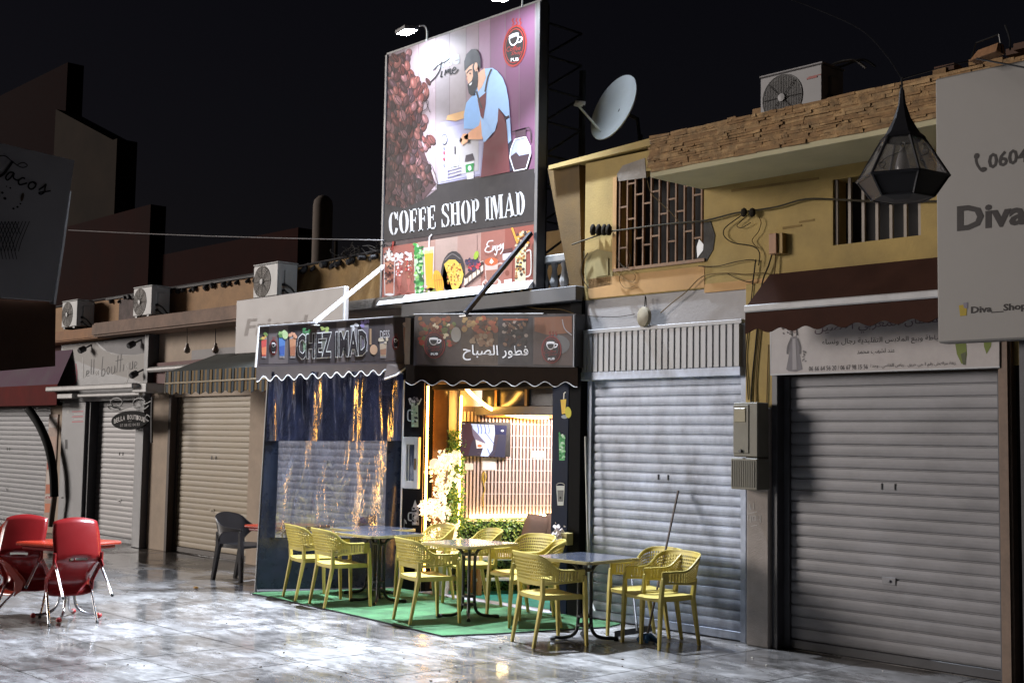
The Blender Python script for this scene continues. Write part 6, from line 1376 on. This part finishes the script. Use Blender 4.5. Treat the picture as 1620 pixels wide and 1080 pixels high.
for c in tips:
    for _ in range(13):
        p = c+Vector((rt.gauss(0, .042), rt.gauss(0, .034), rt.gauss(0, .042))); r = rt.uniform(.014, .024); nrm_ = Vector((rt.uniform(-1, 1), rt.uniform(-1, 1), rt.uniform(-1, 1))).normalized(); q = nrm_.to_track_quat('Z', 'Y')
        for f in range(5):
            a0 = f*1.2566; V = lambda rr_, aa, zz: p+q@Vector((rr_*math.cos(aa), rr_*math.sin(aa), zz)); b.add([V(0, a0, 0), V(r, a0-.5, .006), V(r*1.25, a0, .004), V(r, a0+.5, .006)], [(0, 1, 2, 3)], bw)
    b2.ball(c+Vector((rt.gauss(0, .03), rt.gauss(0, .03), rt.gauss(0, .03))), .008, bg2, 6)
b.build('blossoms', bt, kind='stuff'); b2.build('fairy_lights', bt, kind='stuff')
# bench and cushions
be = thing('white_bench', 'white topped bench with orange wood legs before the hedge', 'bench', IP(.9, 0, .35))
wm = mat('white_bench_paint', (.7, .66, .62), .4); ow = mat('orange_wood', (0,)*3)
wbox(MB(), .36, 1.75, .40, .45, .16, .52, wm).build('seat', be, bevel=.008); wbox(MB(), .40, 1.7, .17, .205, .44, .475, wm).build('rail', be, bevel=.004)
for t_ in (.42, .98, 1.6):
    for o_ in (.2, .44): wbox(MB(), t_, t_+.05, .016, .40, o_, o_+.05, ow).build('leg', be, bevel=.004)
cu_m = mat('brown_cushion_cloth', (.075, .05, .042), .8, var=.15, bump=.2, bscale=120)
for (cx, cz, rz, lb) in ((1.16, .62, .5, 'left brown cushion leaning on the hedge at the end of the bench'), (1.42, .62, .35, 'right brown cushion standing by the door panel')):
    t = thing('brown_cushion', lb, 'cushion', IP(cx, cz, .3), 'brown cushions on the bench')
    b = MB(); vs = []; F = []; n = 10
    for sd_ in (1, -1):
        for j in range(n+1):
            for i in range(n+1):
                u = -1+2*i/n; v = -1+2*j/n; th = .075*((1-u**4)*(1-v**4))**.5; lc = Vector((u*.17*(1-.08*v*v), 0, v*.225*(1-.06*u*u))); lc = Vector((lc.x*math.cos(rz)+lc.z*math.sin(rz)*.6, 0, lc.z*math.cos(rz)-lc.x*math.sin(rz)*.3)); vs.append(IP(cx+lc.x, cz+.07+lc.z, .28-.12*lc.z*2+sd_*th))
    for s_i in range(2):
        for j in range(n):
            for i in range(n): k = s_i*(n+1)**2+j*(n+1)+i; F.append((k, k+1, k+n+2, k+n+1))
    b.add(vs, F, cu_m); b.build('pad', t, smooth=60)
# ---- prints on the black door panels
def jug(a, cx, cy, w_, h_, c, c2):
    a.poly([(cx-w_, cy-h_), (cx+w_, cy-h_), (cx+w_*1.1, cy+h_), (cx-w_*.9, cy+h_)], c, 1); a.line([(cx-w_, cy-h_*.4), (cx-w_*1.9, cy-h_*.3), (cx-w_*1.9, cy+h_*.4), (cx-w_, cy+h_*.5)], 2, S(170, 175, 178), 1)
    for _ in range(16): a.ell(cx+rb.uniform(-.8, .8)*w_, cy+rb.uniform(-.9, .9)*h_, 1.6, 2.4, rb.choice(c2), 2+rb.random(), rb.random()*3, 7)
a = art_y(-.032); jug(a, 656, 656, 5.4, 19, S(150, 165, 140), [S(40, 44, 40), S(196, 206, 190), S(120, 150, 120), S(160, 196, 170)])
for _ in range(12): a.ell(656+rb.uniform(-7, 7), 634+rb.uniform(-5, 3), 2, 2.4, rb.choice([S(190, 190, 186), S(60, 56, 60), S(120, 110, 110)]), 2.5+rb.random(), 0, 7)
a.line([(650, 640), (647, 630)], 2, S(180, 180, 176), 2); a.line([(662, 640), (667, 630)], 2, S(180, 180, 176), 2)
a.build('milkshake_sticker', cafe); a = art_y(-.032); jug(a, 657, 816, 5.4, 14, S(150, 150, 152), [S(20, 20, 22), S(200, 200, 202)]); a.poly([(653, 802), (657, 790), (661, 802)], S(190, 190, 192), 2)
a.build('jar_sticker', cafe); a = art_y(-.032); a.line([(640, 820), (639, 838)], 1, S(150, 150, 150), 1); a.line([(641, 822), (643, 828)], 2, S(170, 170, 170), 1)
a.build('small_sticker', cafe); a = art_y(-.032)
a.poly([(887, 632), (896, 631), (894, 654), (889, 655)], S(230, 190, 70), 1); a.line([(892, 631), (892.5, 622), (895, 620)], 1.6, S(226, 226, 220), 2, smooth=False); a.ell(899, 652, 5, 9, S(206, 196, 60), 1.5, -.1); a.ell(893, 659, 5, 3, S(150, 160, 170), 1)
a.build('juice_sticker', cafe); a = art_y(-.032)
a.poly([(884, 690), (894, 688), (893.4, 728), (885, 728)], S(90, 170, 110), 1)
for _ in range(26): a.ell(889+rb.uniform(-4, 4), 706+rb.uniform(-18, 18), 1.6, 2.6, rb.choice([S(30, 120, 60), S(150, 210, 160), S(60, 150, 84), S(200, 226, 206)]), 2+rb.random(), rb.random()*3, 7)
a.poly([(884, 684), (886, 683), (889, 692), (885, 693)], S(60, 150, 84), 3)
a.build('mojito_sticker', cafe); a = art_y(-.032)
a.poly([(880, 768), (893.5, 768), (891.5, 799), (882, 799)], S(196, 200, 204), 1); a.poly([(882, 775), (892, 775), (891, 793), (883, 793)], S(110, 112, 116), 2); a.line([(880, 767), (884, 764), (890, 764), (894, 767)], 1, S(170, 170, 172), 2); a.ell(887, 787, 1.6, 2.2, S(40, 40, 42), 3)
a.build('cup_print', cafe)
cd_ = thing('cup_sticker', 'round white coffee cup disc glowing on the inner brown panel', 'disc', IP(.05, 1.4, .03))
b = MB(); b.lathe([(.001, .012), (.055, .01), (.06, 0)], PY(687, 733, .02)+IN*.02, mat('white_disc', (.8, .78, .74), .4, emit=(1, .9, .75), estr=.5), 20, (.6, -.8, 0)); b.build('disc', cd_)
# small white window on the left panel
wd = tag(MB().build('x') if False else MB().box(0, .001, 0, .001, 0, .001, white).build('small_window', cafe), None)
x0, x1, z0, z1 = rect((641, 691), (664, 773), -.035)
bpy.data.objects.remove(wd)
b = MB(); wp = mat('white_upvc', (.72, .72, .72), .35, var=.04)
wd = MB().box(x0+.05, x1-.05, -.05, -.03, z0+.08, z1-.08, mat('window_blue_glass', (.03, .05, .09), .08)).build('window', cafe)
for q in ((x0, x0+.065, z0, z1), (x1-.075, x1, z0, z1), (x0+.065, x1-.075, z0, z0+.085), (x0+.065, x1-.075, z1-.085, z1)): b.box(q[0], q[1], -.066, -.03, q[2], q[3], wp)
b.box(x0+.09, x0+.105, -.058, -.03, z0+.085, z1-.085, wp); b.build('frame', wd, bevel=.004)
b = MB(); b.box(x1-.06, x1-.045, -.085, -.066, (z0+z1)/2-.08, (z0+z1)/2+.05, mat('dark_handle', (.04, .04, .05), .4)); b.build('handle', wd, bevel=.003)
# flower holder on the right panel
fh = thing('flower_holder', 'small tan box with white paper flowers on the right door panel', 'flower holder', PY(892, 850, -.06))
x0, x1, z0, z1 = rect((889, 842), (899, 862), -.1); part('box', fh, mat('tan_card', (.4, .33, .13), .7), x0, x1, -.12, -.03, z0, z1, .004)
b = MB()
for _ in range(70):
    c = PY(884+rt.gauss(0, 4.5), 846+rt.gauss(0, 8), -.12+rt.uniform(-.03, .03)); r = rt.uniform(.012, .022); q = Vector((rt.uniform(-1, 1), -1, rt.uniform(-1, 1))).normalized().to_track_quat('Z', 'Y'); b.add([c+q@Vector((r*math.cos(k*1.2566), r*math.sin(k*1.2566), .004*(k % 2))) for k in range(5)], [(0, 1, 2, 3, 4)], mat('white_petal', (.62, .56, .56), .6))
b.build('flowers', fh, kind='stuff')
